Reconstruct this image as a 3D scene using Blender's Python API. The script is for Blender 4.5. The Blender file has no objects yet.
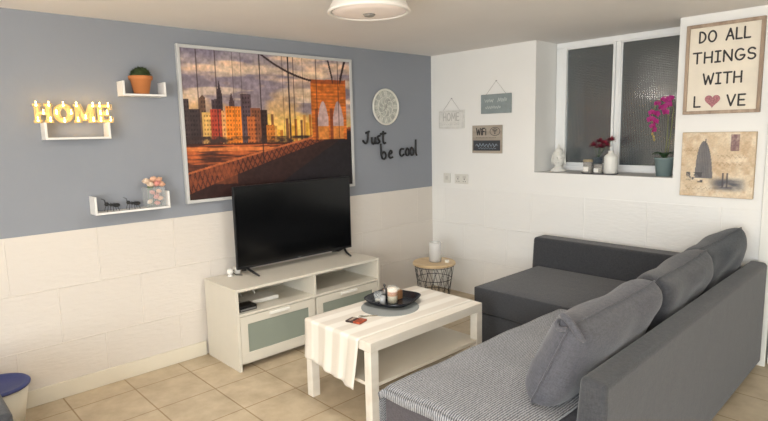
import bpy, bmesh, math, random
import numpy as np
from mathutils import Vector, Matrix
random.seed(7)
SC = bpy.context.scene
COL = SC.collection
PI = math.pi

# ------------------------------------------------------------ materials
def srgb(r, g, b):
    f = lambda c: (c/255/12.92) if c/255 <= .04045 else ((c/255+.055)/1.055)**2.4
    return (f(r), f(g), f(b), 1)
MC = {}
def newmat(name):
    m = bpy.data.materials.new(name); m.use_nodes = True
    nt = m.node_tree; b = nt.nodes['Principled BSDF']
    return m, nt, b
def N(nt, t, **k):
    n = nt.nodes.new(t)
    for a, v in k.items(): setattr(n, a, v)
    return n
def pm(name, col, rough=.5, metal=0, spec=.5, emit=0, ecol=None, trans=0, ior=1.45, sheen=0, coat=0, bump=0, bscale=200, mott=0, mscale=8, alpha=1):
    if name in MC: return MC[name]
    m, nt, b = newmat(name)
    c = srgb(*col)
    b.inputs['Base Color'].default_value = c
    b.inputs['Roughness'].default_value = rough
    b.inputs['Metallic'].default_value = metal
    b.inputs['Specular IOR Level'].default_value = spec
    b.inputs['Transmission Weight'].default_value = trans
    b.inputs['IOR'].default_value = ior
    b.inputs['Sheen Weight'].default_value = sheen
    b.inputs['Coat Weight'].default_value = coat
    b.inputs['Alpha'].default_value = alpha
    if emit:
        b.inputs['Emission Color'].default_value = srgb(*(ecol or col)); b.inputs['Emission Strength'].default_value = emit
    tc = N(nt, 'ShaderNodeTexCoord')
    nz = N(nt, 'ShaderNodeTexNoise'); nz.inputs['Scale'].default_value = mscale; nz.inputs['Detail'].default_value = 4
    nt.links.new(tc.outputs['Object'], nz.inputs['Vector'])
    mx = N(nt, 'ShaderNodeMix', data_type='RGBA', blend_type='MULTIPLY')
    k = max(mott, .03)
    rr = N(nt, 'ShaderNodeMapRange'); rr.inputs[1].default_value = .3; rr.inputs[2].default_value = .7
    rr.inputs[3].default_value = 1-k; rr.inputs[4].default_value = 1+k*.3
    nt.links.new(nz.outputs['Fac'], rr.inputs[0])
    mx.inputs[0].default_value = 1; mx.inputs[6].default_value = c
    nt.links.new(rr.outputs[0], mx.inputs[7]); nt.links.new(mx.outputs[2], b.inputs['Base Color'])
    if bump:
        n2 = N(nt, 'ShaderNodeTexNoise'); n2.inputs['Scale'].default_value = bscale; n2.inputs['Detail'].default_value = 3
        nt.links.new(tc.outputs['Object'], n2.inputs['Vector'])
        bp = N(nt, 'ShaderNodeBump'); bp.inputs['Strength'].default_value = bump; bp.inputs['Distance'].default_value = .002
        nt.links.new(n2.outputs['Fac'], bp.inputs['Height']); nt.links.new(bp.outputs[0], b.inputs['Normal'])
    MC[name] = m
    return m

def fabric(name, col, col2, scale=260, wr=.35):
    m, nt, b = newmat(name)
    tc = N(nt, 'ShaderNodeTexCoord')
    n1 = N(nt, 'ShaderNodeTexNoise'); n1.inputs['Scale'].default_value = scale; n1.inputs['Detail'].default_value = 2
    mp = N(nt, 'ShaderNodeMapping'); mp.inputs['Scale'].default_value = (1, 1, .25)
    nt.links.new(tc.outputs['Object'], mp.inputs[0]); nt.links.new(mp.outputs[0], n1.inputs['Vector'])
    n2 = N(nt, 'ShaderNodeTexNoise'); n2.inputs['Scale'].default_value = 9; n2.inputs['Detail'].default_value = 5
    nt.links.new(tc.outputs['Object'], n2.inputs['Vector'])
    n3 = N(nt, 'ShaderNodeTexNoise'); n3.inputs['Scale'].default_value = scale; n3.inputs['Detail'].default_value = 2
    mp2 = N(nt, 'ShaderNodeMapping'); mp2.inputs['Scale'].default_value = (.2, .2, 1.2)
    nt.links.new(tc.outputs['Object'], mp2.inputs[0]); nt.links.new(mp2.outputs[0], n3.inputs['Vector'])
    ad = N(nt, 'ShaderNodeMath', operation='ADD'); nt.links.new(n1.outputs['Fac'], ad.inputs[0]); nt.links.new(n3.outputs['Fac'], ad.inputs[1])
    rr = N(nt, 'ShaderNodeMapRange'); rr.inputs[1].default_value = .75; rr.inputs[2].default_value = 1.25
    nt.links.new(ad.outputs[0], rr.inputs[0])
    mx = N(nt, 'ShaderNodeMix', data_type='RGBA'); mx.inputs[6].default_value = srgb(*col); mx.inputs[7].default_value = srgb(*col2)
    nt.links.new(rr.outputs[0], mx.inputs[0])
    nt.links.new(mx.outputs[2], b.inputs['Base Color'])
    b.inputs['Roughness'].default_value = .95; b.inputs['Sheen Weight'].default_value = .25; b.inputs['Specular IOR Level'].default_value = .15
    bp = N(nt, 'ShaderNodeBump'); bp.inputs['Strength'].default_value = .5; bp.inputs['Distance'].default_value = .0015
    nt.links.new(ad.outputs[0], bp.inputs['Height'])
    bp2 = N(nt, 'ShaderNodeBump'); bp2.inputs['Strength'].default_value = wr; bp2.inputs['Distance'].default_value = .02
    nt.links.new(n2.outputs['Fac'], bp2.inputs['Height']); nt.links.new(bp.outputs[0], bp2.inputs['Normal'])
    nt.links.new(bp2.outputs[0], b.inputs['Normal'])
    return m

def block_mat(name, col, axis, phase):
    """white painted concrete blocks; axis = which world axis runs along the wall"""
    m, nt, b = newmat(name)
    tc = N(nt, 'ShaderNodeTexCoord'); sp = N(nt, 'ShaderNodeSeparateXYZ'); cb = N(nt, 'ShaderNodeCombineXYZ')
    nt.links.new(tc.outputs['Object'], sp.inputs[0])
    a = N(nt, 'ShaderNodeMath', operation='ADD'); a.inputs[1].default_value = phase
    nt.links.new(sp.outputs[axis], a.inputs[0]); nt.links.new(a.outputs[0], cb.inputs[0])
    nt.links.new(sp.outputs[2], cb.inputs[1])
    br = N(nt, 'ShaderNodeTexBrick', offset=.5, offset_frequency=2, squash=1)
    br.inputs['Scale'].default_value = 1; br.inputs['Brick Width'].default_value = .455; br.inputs['Row Height'].default_value = .32
    br.inputs['Mortar Size'].default_value = .0045; br.inputs['Mortar Smooth'].default_value = .5
    c = srgb(*col); c2 = tuple(min(1, x*1.05) for x in c[:3])+(1,)
    br.inputs['Color1'].default_value = c; br.inputs['Color2'].default_value = tuple(x*.975 for x in c[:3])+(1,); br.inputs['Mortar'].default_value = c2
    nt.links.new(cb.outputs[0], br.inputs['Vector'])
    nt.links.new(br.outputs['Color'], b.inputs['Base Color'])
    nz = N(nt, 'ShaderNodeTexNoise'); nz.inputs['Scale'].default_value = 22; nz.inputs['Detail'].default_value = 6
    mp = N(nt, 'ShaderNodeMapping'); mp.inputs['Scale'].default_value = (.7, .7, 2.6)
    nt.links.new(tc.outputs['Object'], mp.inputs[0]); nt.links.new(mp.outputs[0], nz.inputs['Vector'])
    ad = N(nt, 'ShaderNodeMath', operation='MULTIPLY_ADD'); ad.inputs[1].default_value = .45
    mm = N(nt, 'ShaderNodeMath', operation='MULTIPLY'); mm.inputs[1].default_value = .3; nt.links.new(br.outputs['Fac'], mm.inputs[0])
    nt.links.new(nz.outputs['Fac'], ad.inputs[0]); nt.links.new(mm.outputs[0], ad.inputs[2])
    bp = N(nt, 'ShaderNodeBump'); bp.inputs['Strength'].default_value = .8; bp.inputs['Distance'].default_value = .009
    nt.links.new(ad.outputs[0], bp.inputs['Height']); nt.links.new(bp.outputs[0], b.inputs['Normal'])
    b.inputs['Roughness'].default_value = .6; b.inputs['Specular IOR Level'].default_value = .3
    return m

def tile_mat():
    m, nt, b = newmat('beige_floor_tile')
    tc = N(nt, 'ShaderNodeTexCoord'); mp = N(nt, 'ShaderNodeMapping')
    mp.inputs['Location'].default_value = (-.545+.337*10, 2.53+.337*10, 0)
    nt.links.new(tc.outputs['Object'], mp.inputs[0])
    br = N(nt, 'ShaderNodeTexBrick', offset=0, offset_frequency=2, squash=1)
    br.inputs['Scale'].default_value = 1; br.inputs['Brick Width'].default_value = .337; br.inputs['Row Height'].default_value = .337
    br.inputs['Mortar Size'].default_value = .0042; br.inputs['Mortar Smooth'].default_value = .3; br.inputs['Bias'].default_value = 0
    nt.links.new(mp.outputs[0], br.inputs['Vector'])
    n1 = N(nt, 'ShaderNodeTexNoise'); n1.inputs['Scale'].default_value = 7; n1.inputs['Detail'].default_value = 7; n1.inputs['Roughness'].default_value = .6
    nt.links.new(tc.outputs['Object'], n1.inputs['Vector'])
    cr = N(nt, 'ShaderNodeValToRGB'); cr.color_ramp.elements[0].position = .3; cr.color_ramp.elements[1].position = .7
    cr.color_ramp.elements[0].color = srgb(180, 162, 134); cr.color_ramp.elements[1].color = srgb(208, 191, 163)
    nt.links.new(n1.outputs['Fac'], cr.inputs[0])
    br.inputs['Color1'].default_value = (1, 1, 1, 1); br.inputs['Color2'].default_value = (.93, .93, .93, 1); br.inputs['Mortar'].default_value = srgb(205, 190, 170)
    mx = N(nt, 'ShaderNodeMix', data_type='RGBA', blend_type='MULTIPLY'); mx.inputs[0].default_value = 1
    nt.links.new(cr.outputs[0], mx.inputs[6]); nt.links.new(br.outputs['Color'], mx.inputs[7])
    nt.links.new(mx.outputs[2], b.inputs['Base Color'])
    b.inputs['Roughness'].default_value = .42; b.inputs['Specular IOR Level'].default_value = .4
    inv = N(nt, 'ShaderNodeMath', operation='SUBTRACT'); inv.inputs[0].default_value = 1; nt.links.new(br.outputs['Fac'], inv.inputs[1])
    bp = N(nt, 'ShaderNodeBump'); bp.inputs['Strength'].default_value = .5; bp.inputs['Distance'].default_value = .003
    nt.links.new(inv.outputs[0], bp.inputs['Height']); nt.links.new(bp.outputs[0], b.inputs['Normal'])
    return m

def plaster(name, col, s=.25, sc=35):
    return pm(name, col, rough=.75, spec=.25, bump=s, bscale=sc, mott=.03, mscale=2)

def stripe_mat(name, c1, c2, width, uv=True, soft=.3, noise=.0, axis=0):
    m, nt, b = newmat(name)
    tc = N(nt, 'ShaderNodeTexCoord'); sp = N(nt, 'ShaderNodeSeparateXYZ')
    nt.links.new(tc.outputs['UV' if uv else 'Object'], sp.inputs[0])
    mu = N(nt, 'ShaderNodeMath', operation='MULTIPLY'); mu.inputs[1].default_value = 2*PI/width
    nt.links.new(sp.outputs[axis], mu.inputs[0])
    nz = N(nt, 'ShaderNodeTexNoise'); nz.inputs['Scale'].default_value = 90; nz.inputs['Detail'].default_value = 2
    nt.links.new(tc.outputs['UV' if uv else 'Object'], nz.inputs['Vector'])
    ma = N(nt, 'ShaderNodeMath', operation='MULTIPLY_ADD'); ma.inputs[1].default_value = noise
    nt.links.new(nz.outputs['Fac'], ma.inputs[0]); nt.links.new(mu.outputs[0], ma.inputs[2])
    sn = N(nt, 'ShaderNodeMath', operation='SINE'); nt.links.new(ma.outputs[0], sn.inputs[0])
    rr = N(nt, 'ShaderNodeMapRange'); rr.inputs[1].default_value = -soft; rr.inputs[2].default_value = soft
    nt.links.new(sn.outputs[0], rr.inputs[0])
    mx = N(nt, 'ShaderNodeMix', data_type='RGBA'); mx.inputs[6].default_value = srgb(*c1); mx.inputs[7].default_value = srgb(*c2)
    nt.links.new(rr.outputs[0], mx.inputs[0]); nt.links.new(mx.outputs[2], b.inputs['Base Color'])
    b.inputs['Roughness'].default_value = .9; b.inputs['Specular IOR Level'].default_value = .2; b.inputs['Sheen Weight'].default_value = .15
    bp = N(nt, 'ShaderNodeBump'); bp.inputs['Strength'].default_value = .4; bp.inputs['Distance'].default_value = .003
    nt.links.new(sn.outputs[0], bp.inputs['Height']); nt.links.new(bp.outputs[0], b.inputs['Normal'])
    return m

def wood(name, c1, c2, axis=1, sc=6, rough=.5):
    m, nt, b = newmat(name)
    tc = N(nt, 'ShaderNodeTexCoord'); mp = N(nt, 'ShaderNodeMapping')
    s = [sc*3]*3; s[axis] = sc*.25; mp.inputs['Scale'].default_value = s
    nt.links.new(tc.outputs['Object'], mp.inputs[0])
    nz = N(nt, 'ShaderNodeTexNoise'); nz.inputs['Scale'].default_value = 1; nz.inputs['Detail'].default_value = 5
    nt.links.new(mp.outputs[0], nz.inputs['Vector'])
    cr = N(nt, 'ShaderNodeValToRGB'); cr.color_ramp.elements[0].position = .35; cr.color_ramp.elements[1].position = .65
    cr.color_ramp.elements[0].color = srgb(*c1); cr.color_ramp.elements[1].color = srgb(*c2)
    nt.links.new(nz.outputs['Fac'], cr.inputs[0]); nt.links.new(cr.outputs[0], b.inputs['Base Color'])
    b.inputs['Roughness'].default_value = rough
    return m

def attr_mat(name, rough=.5):
    m, nt, b = newmat(name)
    at = N(nt, 'ShaderNodeVertexColor', layer_name='Print')
    nz = N(nt, 'ShaderNodeTexNoise'); nz.inputs['Scale'].default_value = 150
    nt.links.new(at.outputs['Color'], b.inputs['Base Color'])
    b.inputs['Roughness'].default_value = rough; b.inputs['Specular IOR Level'].default_value = .3
    bp = N(nt, 'ShaderNodeBump'); bp.inputs['Strength'].default_value = .1; bp.inputs['Distance'].default_value = .001
    nt.links.new(nz.outputs['Fac'], bp.inputs['Height']); nt.links.new(bp.outputs[0], b.inputs['Normal'])
    return m

# ------------------------------------------------------------ mesh helpers
def B(): return bmesh.new()
def box(bm, x0, y0, z0, x1, y1, z1, M=None):
    vs = [bm.verts.new((x, y, z)) for x in (x0, x1) for y in (y0, y1) for z in (z0, z1)]
    for f in ((0, 1, 3, 2), (4, 6, 7, 5), (0, 4, 5, 1), (2, 3, 7, 6), (0, 2, 6, 4), (1, 5, 7, 3)):
        bm.faces.new([vs[i] for i in f])
    if M is not None:
        for v in vs: v.co = M @ v.co
    return vs
def lathe(bm, prof, n=32, c=(0, 0, 0), sx=1, sy=1, rib=0, nr=0):
    """prof: list of (r,z); closes ends at r=0"""
    rings = []
    for r, z in prof:
        if r < 1e-6: rings.append([bm.verts.new((c[0], c[1], c[2]+z))])
        else:
            rings.append([bm.verts.new((c[0]+sx*r*(1+rib*math.cos(nr*2*PI*i/n))*math.cos(2*PI*i/n), c[1]+sy*r*(1+rib*math.cos(nr*2*PI*i/n))*math.sin(2*PI*i/n), c[2]+z)) for i in range(n)])
    for a, b in zip(rings, rings[1:]):
        for i in range(n):
            j = (i+1) % n
            if len(a) == 1 and len(b) == 1: continue
            if len(a) == 1: bm.faces.new((a[0], b[j], b[i]))
            elif len(b) == 1: bm.faces.new((a[i], a[j], b[0]))
            else: bm.faces.new((a[i], a[j], b[j], b[i]))
def tube(bm, pts, r, n=8, closed=False, flat=None):
    pts = [Vector(p) for p in pts]; L = len(pts); rings = []
    rs = r if isinstance(r, (list, tuple)) else [r]*L
    prev = None
    for i, p in enumerate(pts):
        if closed: t = pts[(i+1) % L]-pts[i-1]
        else: t = pts[min(i+1, L-1)]-pts[max(i-1, 0)]
        if t.length < 1e-9: t = Vector((0, 0, 1))
        t.normalize()
        if prev is None:
            up = Vector((0, 1, 0)) if abs(t.y) < .9 else Vector((1, 0, 0))
            a = t.cross(up).normalized()
        else:
            a = (prev-t*prev.dot(t))
            a = a.normalized() if a.length > 1e-6 else t.cross(Vector((0, 1, 0))).normalized()
        prev = a; b = t.cross(a)
        rings.append([bm.verts.new(p+rs[i]*(a*math.cos(2*PI*k/n)+b*math.sin(2*PI*k/n))) for k in range(n)])
    m = L if closed else L-1
    for i in range(m):
        A, Bq = rings[i], rings[(i+1) % L]
        for k in range(n): bm.faces.new((A[k], A[(k+1) % n], Bq[(k+1) % n], Bq[k]))
    if not closed:
        bm.faces.new(rings[0][::-1]); bm.faces.new(rings[-1])
    if flat is not None:
        for ring in rings:
            for v in ring: v.co.y = flat[0]+(v.co.y-flat[0])*flat[1]
def ball(bm, c, r, s=(1, 1, 1), u=12, v=8, M=None):
    res = bmesh.ops.create_uvsphere(bm, u_segments=u, v_segments=v, radius=1)
    for q in res['verts']:
        q.co = Vector((q.co.x*r*s[0], q.co.y*r*s[1], q.co.z*r*s[2]))
        if M is not None: q.co = M @ q.co
        q.co += Vector(c)
def ext_poly(bm, pts, y0, y1):
    """polygon in XZ extruded between y0 and y1"""
    a = [bm.verts.new((x, y0, z)) for x, z in pts]; b = [bm.verts.new((x, y1, z)) for x, z in pts]
    bm.faces.new(a); bm.faces.new(b[::-1]); n = len(pts)
    for i in range(n): bm.faces.new((a[i], b[i], b[(i+1) % n], a[(i+1) % n]))
def obj(name, bm, mat, parent=None, bevel=0, segs=2, smooth=False, sub=0, loc=None, label=None):
    bmesh.ops.recalc_face_normals(bm, faces=bm.faces)
    me = bpy.data.meshes.new(name); bm.to_mesh(me); bm.free()
    return link(name, me, mat, parent, bevel, segs, smooth, sub, loc, label)
def link(name, me, mat, parent=None, bevel=0, segs=2, smooth=False, sub=0, loc=None, label=None):
    for m in (mat if isinstance(mat, (list, tuple)) else [mat]): me.materials.append(m)
    o = bpy.data.objects.new(name, me); COL.objects.link(o)
    if parent: o.parent = parent
    if loc: o.location = loc
    if smooth or bevel:
        for p in me.polygons: p.use_smooth = True
    if bevel:
        md = o.modifiers.new('Bevel', 'BEVEL'); md.width = bevel; md.segments = segs; md.limit_method = 'ANGLE'; md.angle_limit = math.radians(40)
        w = o.modifiers.new('WN', 'WEIGHTED_NORMAL')
    if sub:
        md = o.modifiers.new('Sub', 'SUBSURF'); md.levels = sub; md.render_levels = sub
    if label: o['label'] = label
    return o
def thing(name, label, cat, loc=(0, 0, 0), rz=0, group=None, rot=None):
    o = bpy.data.objects.new(name, None); COL.objects.link(o); o.empty_display_size = .05
    o.location = loc; o.rotation_euler = rot or (0, 0, rz)
    o['label'] = label; o['category'] = cat
    if group: o['group'] = group
    return o
def tag(o, label, cat, group=None, kind=None):
    o['label'] = label; o['category'] = cat
    if group: o['group'] = group
    if kind: o['kind'] = kind
    return o
def struct(o): o['kind'] = 'structure'; return o
def dup(root, loc, rz=None, label=None):
    r = root.copy(); COL.objects.link(r); r.location = loc
    if rz is not None: r.rotation_euler = (0, 0, rz)
    if label: r['label'] = label
    for ch in list(root.children):
        c = ch.copy(); COL.objects.link(c); c.parent = r
        for g in list(ch.children):
            d = g.copy(); COL.objects.link(d); d.parent = c
    return r
LW = math.radians(90)     # things on the left wall: local x runs to the right, local -y faces the room

# stroke font, unit height, (width, polylines)
def arc(cx, cz, rx, rz, a0, a1, n=12):
    return [(cx+rx*math.cos(math.radians(a0+(a1-a0)*i/n)), cz+rz*math.sin(math.radians(a0+(a1-a0)*i/n))) for i in range(n+1)]
GL = {
 'D': (.5, [[(0, 0), (0, 1)], [(0, 1)]+arc(.05, .5, .42, .5, 90, -90)+[(0, 0)]]),
 'O': (.62, [arc(.31, .5, .3, .5, 0, 360, 20)]),
 'A': (.56, [[(0, 0), (.28, 1), (.56, 0)], [(.1, .35), (.46, .35)]]),
 'L': (.42, [[(0, 1), (0, 0), (.42, 0)]]),
 'T': (.56, [[(0, 1), (.56, 1)], [(.28, 1), (.28, 0)]]),
 'H': (.5, [[(0, 0), (0, 1)], [(.5, 0), (.5, 1)], [(0, .5), (.5, .5)]]),
 'I': (.34, [[(.17, 0), (.17, 1)], [(0, 1), (.34, 1)], [(0, 0), (.34, 0)]]),
 'N': (.52, [[(0, 0), (0, 1), (.52, 0), (.52, 1)]]),
 'G': (.56, [arc(.3, .5, .3, .5, 50, 340, 16)+[(.58, .42), (.32, .42)]]),
 'S': (.46, [arc(.24, .75, .22, .25, 30, 250, 10)+arc(.24, .25, .23, .25, 80, -150, 12)]),
 'W': (.74, [[(0, 1), (.18, 0), (.37, .8), (.56, 0), (.74, 1)]]),
 'V': (.52, [[(0, 1), (.26, 0), (.52, 1)]]),
 'E': (.42, [[(.42, 1), (0, 1), (0, 0), (.42, 0)], [(0, .5), (.36, .5)]]),
 'M': (.66, [[(0, 0), (.03, 1), (.33, .25), (.63, 1), (.66, 0)]]),
 'F': (.4, [[(.4, 1), (0, 1), (0, 0)], [(0, .52), (.34, .52)]]),
 'i': (.12, [[(.06, 0), (.06, .62)], [(.06, .8), (.06, .86)]]),
}
def resample(pl, n=3):
    out = [pl[0]]
    for a, b in zip(pl, pl[1:]):
        k = max(1, min(n, int(math.dist(a, b)/.1)))
        for i in range(1, k+1): out.append((a[0]+(b[0]-a[0])*i/k, a[1]+(b[1]-a[1])*i/k))
    return out
def strokes(bm, text, x, z, h, sw, y=0, sp=.16, flat=.3, wide=1.0):
    """centred at x, baseline z"""
    tot = sum(GL[c][0]*wide if c != ' ' else .45 for c in text)*h+sp*h*(len(text)-1)
    cx = x-tot/2
    for c in text:
        if c == ' ': cx += (.45+sp)*h; continue
        w, pls = GL[c]
        for pl in pls:
            for a, b in zip(pl, pl[1:]):
                tube(bm, [(cx+a[0]*h*wide, y, z+a[1]*h), (cx+b[0]*h*wide, y, z+b[1]*h)], sw, 8, flat=(y, flat))
            for a in pl: ball(bm, (cx+a[0]*h*wide, y, z+a[1]*h), sw, (1, flat, 1), 8, 6)
        cx += (w*wide+sp)*h
    return tot

# ------------------------------------------------------------ room shell
H = 2.148; DZ = .957; XR = 5.2; YF = -6.2
white = plaster('white_wall_paint', (240, 239, 235))
greyblue = plaster('grey_blue_wall_paint', (143, 147, 154), .2, 45)
b = B(); box(b, -.15, YF-.15, -.12, XR+.15, 1.6, 0); struct(obj('floor', b, tile_mat()))
b = B(); box(b, -.15, YF-.15, H, XR+.15, .45, H+.12); struct(obj('ceiling', b, plaster('ceiling_plaster', (240, 236, 232), .5, 14)))
b = B(); box(b, -.15, YF, DZ, 0, .45, H); o = struct(obj('wall_left', b, greyblue))
b = B(); box(b, -.15, YF, 0, .006, .45, DZ); obj('block_dado', b, block_mat('white_blocks_left', (218, 211, 202), 1, 3.17+.455*10), o, bevel=.002)
# back wall with recess x 1.09..2.13 above z 1.128
RX0, RX1, RZ, RY = 1.09, 2.13, 1.128, .36
DX0, DX1, DH = 2.70, 3.52, 1.98
b = B()
box(b, 0, 0, DZ, RX0, .45, H); box(b, RX0, 0, DZ, RX1, .45, RZ); box(b, RX1, 0, DZ, DX0, .45, H)
box(b, DX0, 0, DH, DX1, .45, H); box(b, DX1, 0, DZ, XR, .45, H)
o = struct(obj('wall_back', b, white))
bb = block_mat('white_blocks_back', (238, 237, 233), 0, .455*10-.84)
b = B(); box(b, 0, -.006, 0, DX0, .45, DZ); box(b, DX1, -.006, 0, XR, .45, DZ); obj('block_dado', b, bb, o, bevel=.002)
b = B(); box(b, RX0+.001, .003, RZ-.004, RX1-.001, RY-.01, RZ+.001); obj('window_sill', b, plaster('sill_paint', (205, 204, 202), .1, 50), o)
# right and front walls (behind the camera), front wall with an unseen wide window added for the lighting
b = B(); box(b, XR, YF, 0, XR+.15, .45, H); struct(obj('wall_right', b, white))
WX0, WX1, WZ0, WZ1 = 2.4, 4.9, .35, 2.0
b = B(); box(b, -.15, YF-.15, 0, WX0, YF, H); box(b, WX1, YF-.15, 0, XR+.15, YF, H); box(b, WX0, YF-.15, 0, WX1, YF, WZ0); box(b, WX0, YF-.15, WZ1, WX1, YF, H)
struct(obj('wall_front', b, white))
pvc = pm('white_upvc', (240, 241, 240), .3, spec=.5)
b = B()
for (x0, x1, z0, z1) in ((WX0, WX1, WZ0, WZ0+.06), (WX0, WX1, WZ1-.06, WZ1), (WX0, WX0+.06, WZ0+.06, WZ1-.06), (WX1-.06, WX1, WZ0+.06, WZ1-.06), ((WX0+WX1)/2-.04, (WX0+WX1)/2+.04, WZ0+.06, WZ1-.06)):
    box(b, x0, YF-.1, z0, x1, YF-.04, z1)
struct(obj('added_window', b, pvc))
# baseboard on the left wall up to the tv bench
skirt = pm('cream_skirting', (222, 215, 198), .45)
b = B(); box(b, .006, YF, 0, .022, -2.325, .095)
struct(obj('baseboard_left', b, skirt, bevel=.003))
# door on the right of the back wall
o = B(); 
for (x0, x1, z0, z1) in ((DX0-.055, DX0+.02, 0, DH+.055), (DX1-.02, DX1+.055, 0, DH+.055), (DX0+.02, DX1-.02, DH-.02, DH+.055)): box(o, x0, -.022, z0, x1, -.0065, z1)
dr = struct(obj('door_1', o, pm('door_frame_white', (236, 235, 228), .45), bevel=.004))
b = B(); box(b, DX0+.02, .03, .006, DX1-.02, .07, DH-.02)
obj('door_leaf', b, pm('door_leaf_white', (225, 224, 216), .45), dr, bevel=.003)
b = B(); tube(b, [(DX0+.09, .03, 1.0), (DX0+.09, -.03, 1.0), (DX0+.2, -.035, 1.0)], .009, 10); obj('door_handle', b, pm('steel', (190, 190, 190), .25, 1), dr, smooth=True)

# window_1 in the recess
b = B(); fy0, fy1 = RY-.06, RY
wx0, wx1, wz0, wz1 = RX0+.005, RX1-.005, RZ+.002, H-.002
fw = .045
def ring(bm, x0, x1, z0, z1, w, y0, y1):
    box(bm, x0, y0, z0, x1, y1, z0+w); box(bm, x0, y0, z1-w, x1, y1, z1)
    box(bm, x0, y0, z0+w, x0+w, y1, z1-w); box(bm, x1-w, y0, z0+w, x1, y1, z1-w)
ring(b, wx0, wx1, wz0, wz1, fw, fy0, fy1)
box(b, 1.585, fy0, wz0+fw, 1.620, fy1, wz1-fw)
win = struct(obj('window_1', b, pvc, bevel=.004))
sx0, sx1, sz0, sz1 = wx0+fw+.001, 1.584, wz0+fw+.001, wz1-fw-.001
b = B(); box(b, sx0, fy0-.014, sz0, 1.19, fy0+.03, sz1); box(b, 1.566, fy0-.014, sz0, sx1, fy0+.03, sz1); box(b, 1.19, fy0-.014, sz0, 1.566, fy0+.03, sz0+.02); box(b, 1.19, fy0-.014, sz1-.014, 1.566, fy0+.03, sz1)
obj('window_sash', b, pvc, win, bevel=.003)
def reeded():
    m, nt, bs = newmat('reeded_window_glass')
    bs.inputs['Base Color'].default_value = srgb(96, 106, 110); bs.inputs['Roughness'].default_value = .1; bs.inputs['Coat Weight'].default_value = 1; bs.inputs['Coat Roughness'].default_value = .05; bs.inputs['Coat IOR'].default_value = 1.9
    bs.inputs['Transmission Weight'].default_value = .55; bs.inputs['IOR'].default_value = 1.5; bs.inputs['Specular IOR Level'].default_value = .7
    tc = N(nt, 'ShaderNodeTexCoord'); sp = N(nt, 'ShaderNodeSeparateXYZ'); nt.links.new(tc.outputs['Object'], sp.inputs[0])
    hs = []
    for ax, fr, st in ((0, 2*PI/.012, 1), (2, 2*PI/.012, .45)):
        mu = N(nt, 'ShaderNodeMath', operation='MULTIPLY'); mu.inputs[1].default_value = fr; nt.links.new(sp.outputs[ax], mu.inputs[0])
        sn = N(nt, 'ShaderNodeMath', operation='SINE'); nt.links.new(mu.outputs[0], sn.inputs[0])
        m2 = N(nt, 'ShaderNodeMath', operation='MULTIPLY'); m2.inputs[1].default_value = st; nt.links.new(sn.outputs[0], m2.inputs[0]); hs.append(m2)
    ad = N(nt, 'ShaderNodeMath', operation='ADD'); nt.links.new(hs[0].outputs[0], ad.inputs[0]); nt.links.new(hs[1].outputs[0], ad.inputs[1])
    bp = N(nt, 'ShaderNodeBump'); bp.inputs['Strength'].default_value = .2; bp.inputs['Distance'].default_value = .0012
    nt.links.new(ad.outputs[0], bp.inputs['Height']); nt.links.new(bp.outputs[0], bs.inputs['Normal']); nt.links.new(bp.outputs[0], bs.inputs['Coat Normal'])
    return m
rg = reeded()
b = B(); box(b, 1.186, fy0+.01, sz0+.015, 1.570, fy0+.016, sz1-.01); obj('window_pane', b, rg, win)
b = B(); box(b, 1.620, fy0+.02, wz0+fw, wx1-fw, fy0+.026, wz1-fw); obj('window_pane', b, rg, win)
b = B(); ring(b, 1.6205, wx1-fw, wz0+fw, wz1-fw, .010, fy0+.006, fy0+.0195); obj('glazing_bead', b, pvc, win, bevel=.002)
# dark wall added outside so the basement window looks onto darkness
b = B(); box(b, .4, 1.4, 0, 3.2, 1.55, 3); struct(obj('added_wall_outside', b, pm('outdoor_dark', (70, 74, 76), .9, bump=.4, bscale=60)))

# ------------------------------------------------------------ framed city print
def hash2(x, y): 
    s = np.sin(x*127.1+y*311.7)*43758.5453
    return s-np.floor(s)
def vnoise(x, y):
    xi, yi = np.floor(x), np.floor(y); xf, yf = x-xi, y-yi
    xf = xf*xf*(3-2*xf); yf = yf*yf*(3-2*yf)
    return (hash2(xi, yi)*(1-xf)+hash2(xi+1, yi)*xf)*(1-yf)+(hash2(xi, yi+1)*(1-xf)+hash2(xi+1, yi+1)*xf)*yf
def fbm(x, y, o=4):
    s = 0; a = .5
    for i in range(o): s = s+a*vnoise(x*2**i+i*17.3, y*2**i+i*5.1); a *= .5
    return s
def print_mesh(name, w, h, nx, ny, paint, mat, parent, y):
    us = np.linspace(0, 1, nx+1); vs = np.linspace(0, 1, ny+1)
    U, V = np.meshgrid(us, vs)
    co = np.stack([(U-.5)*w, np.full_like(U, y), V*h], -1).reshape(-1, 3)
    idx = np.arange((nx+1)*(ny+1)).reshape(ny+1, nx+1)
    f = np.stack([idx[:-1, :-1], idx[:-1, 1:], idx[1:, 1:], idx[1:, :-1]], -1).reshape(-1, 4)
    # back sheet edge gives the print some thickness
    me = bpy.data.meshes.new(name); me.from_pydata(co.tolist(), [], f.tolist()); me.update()
    C = paint(U, V)
    ca = me.color_attributes.new('Print', 'FLOAT_COLOR', 'POINT')
    lin = np.where(C <= .04045, C/12.92, ((C+.055)/1.055)**2.4)
    rgba = np.ones((C.shape[0]*C.shape[1], 4), np.float32); rgba[:, :3] = lin.reshape(-1, 3)
    ca.data.foreach_set('color', rgba.ravel())
    return link(name, me, mat, parent)
def mixc(C, mask, col):
    m = np.clip(mask, 0, 1)[..., None]; return C*(1-m)+(np.array(col)/255.)*m if not isinstance(col, np.ndarray) else C*(1-m)+col*m
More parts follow.
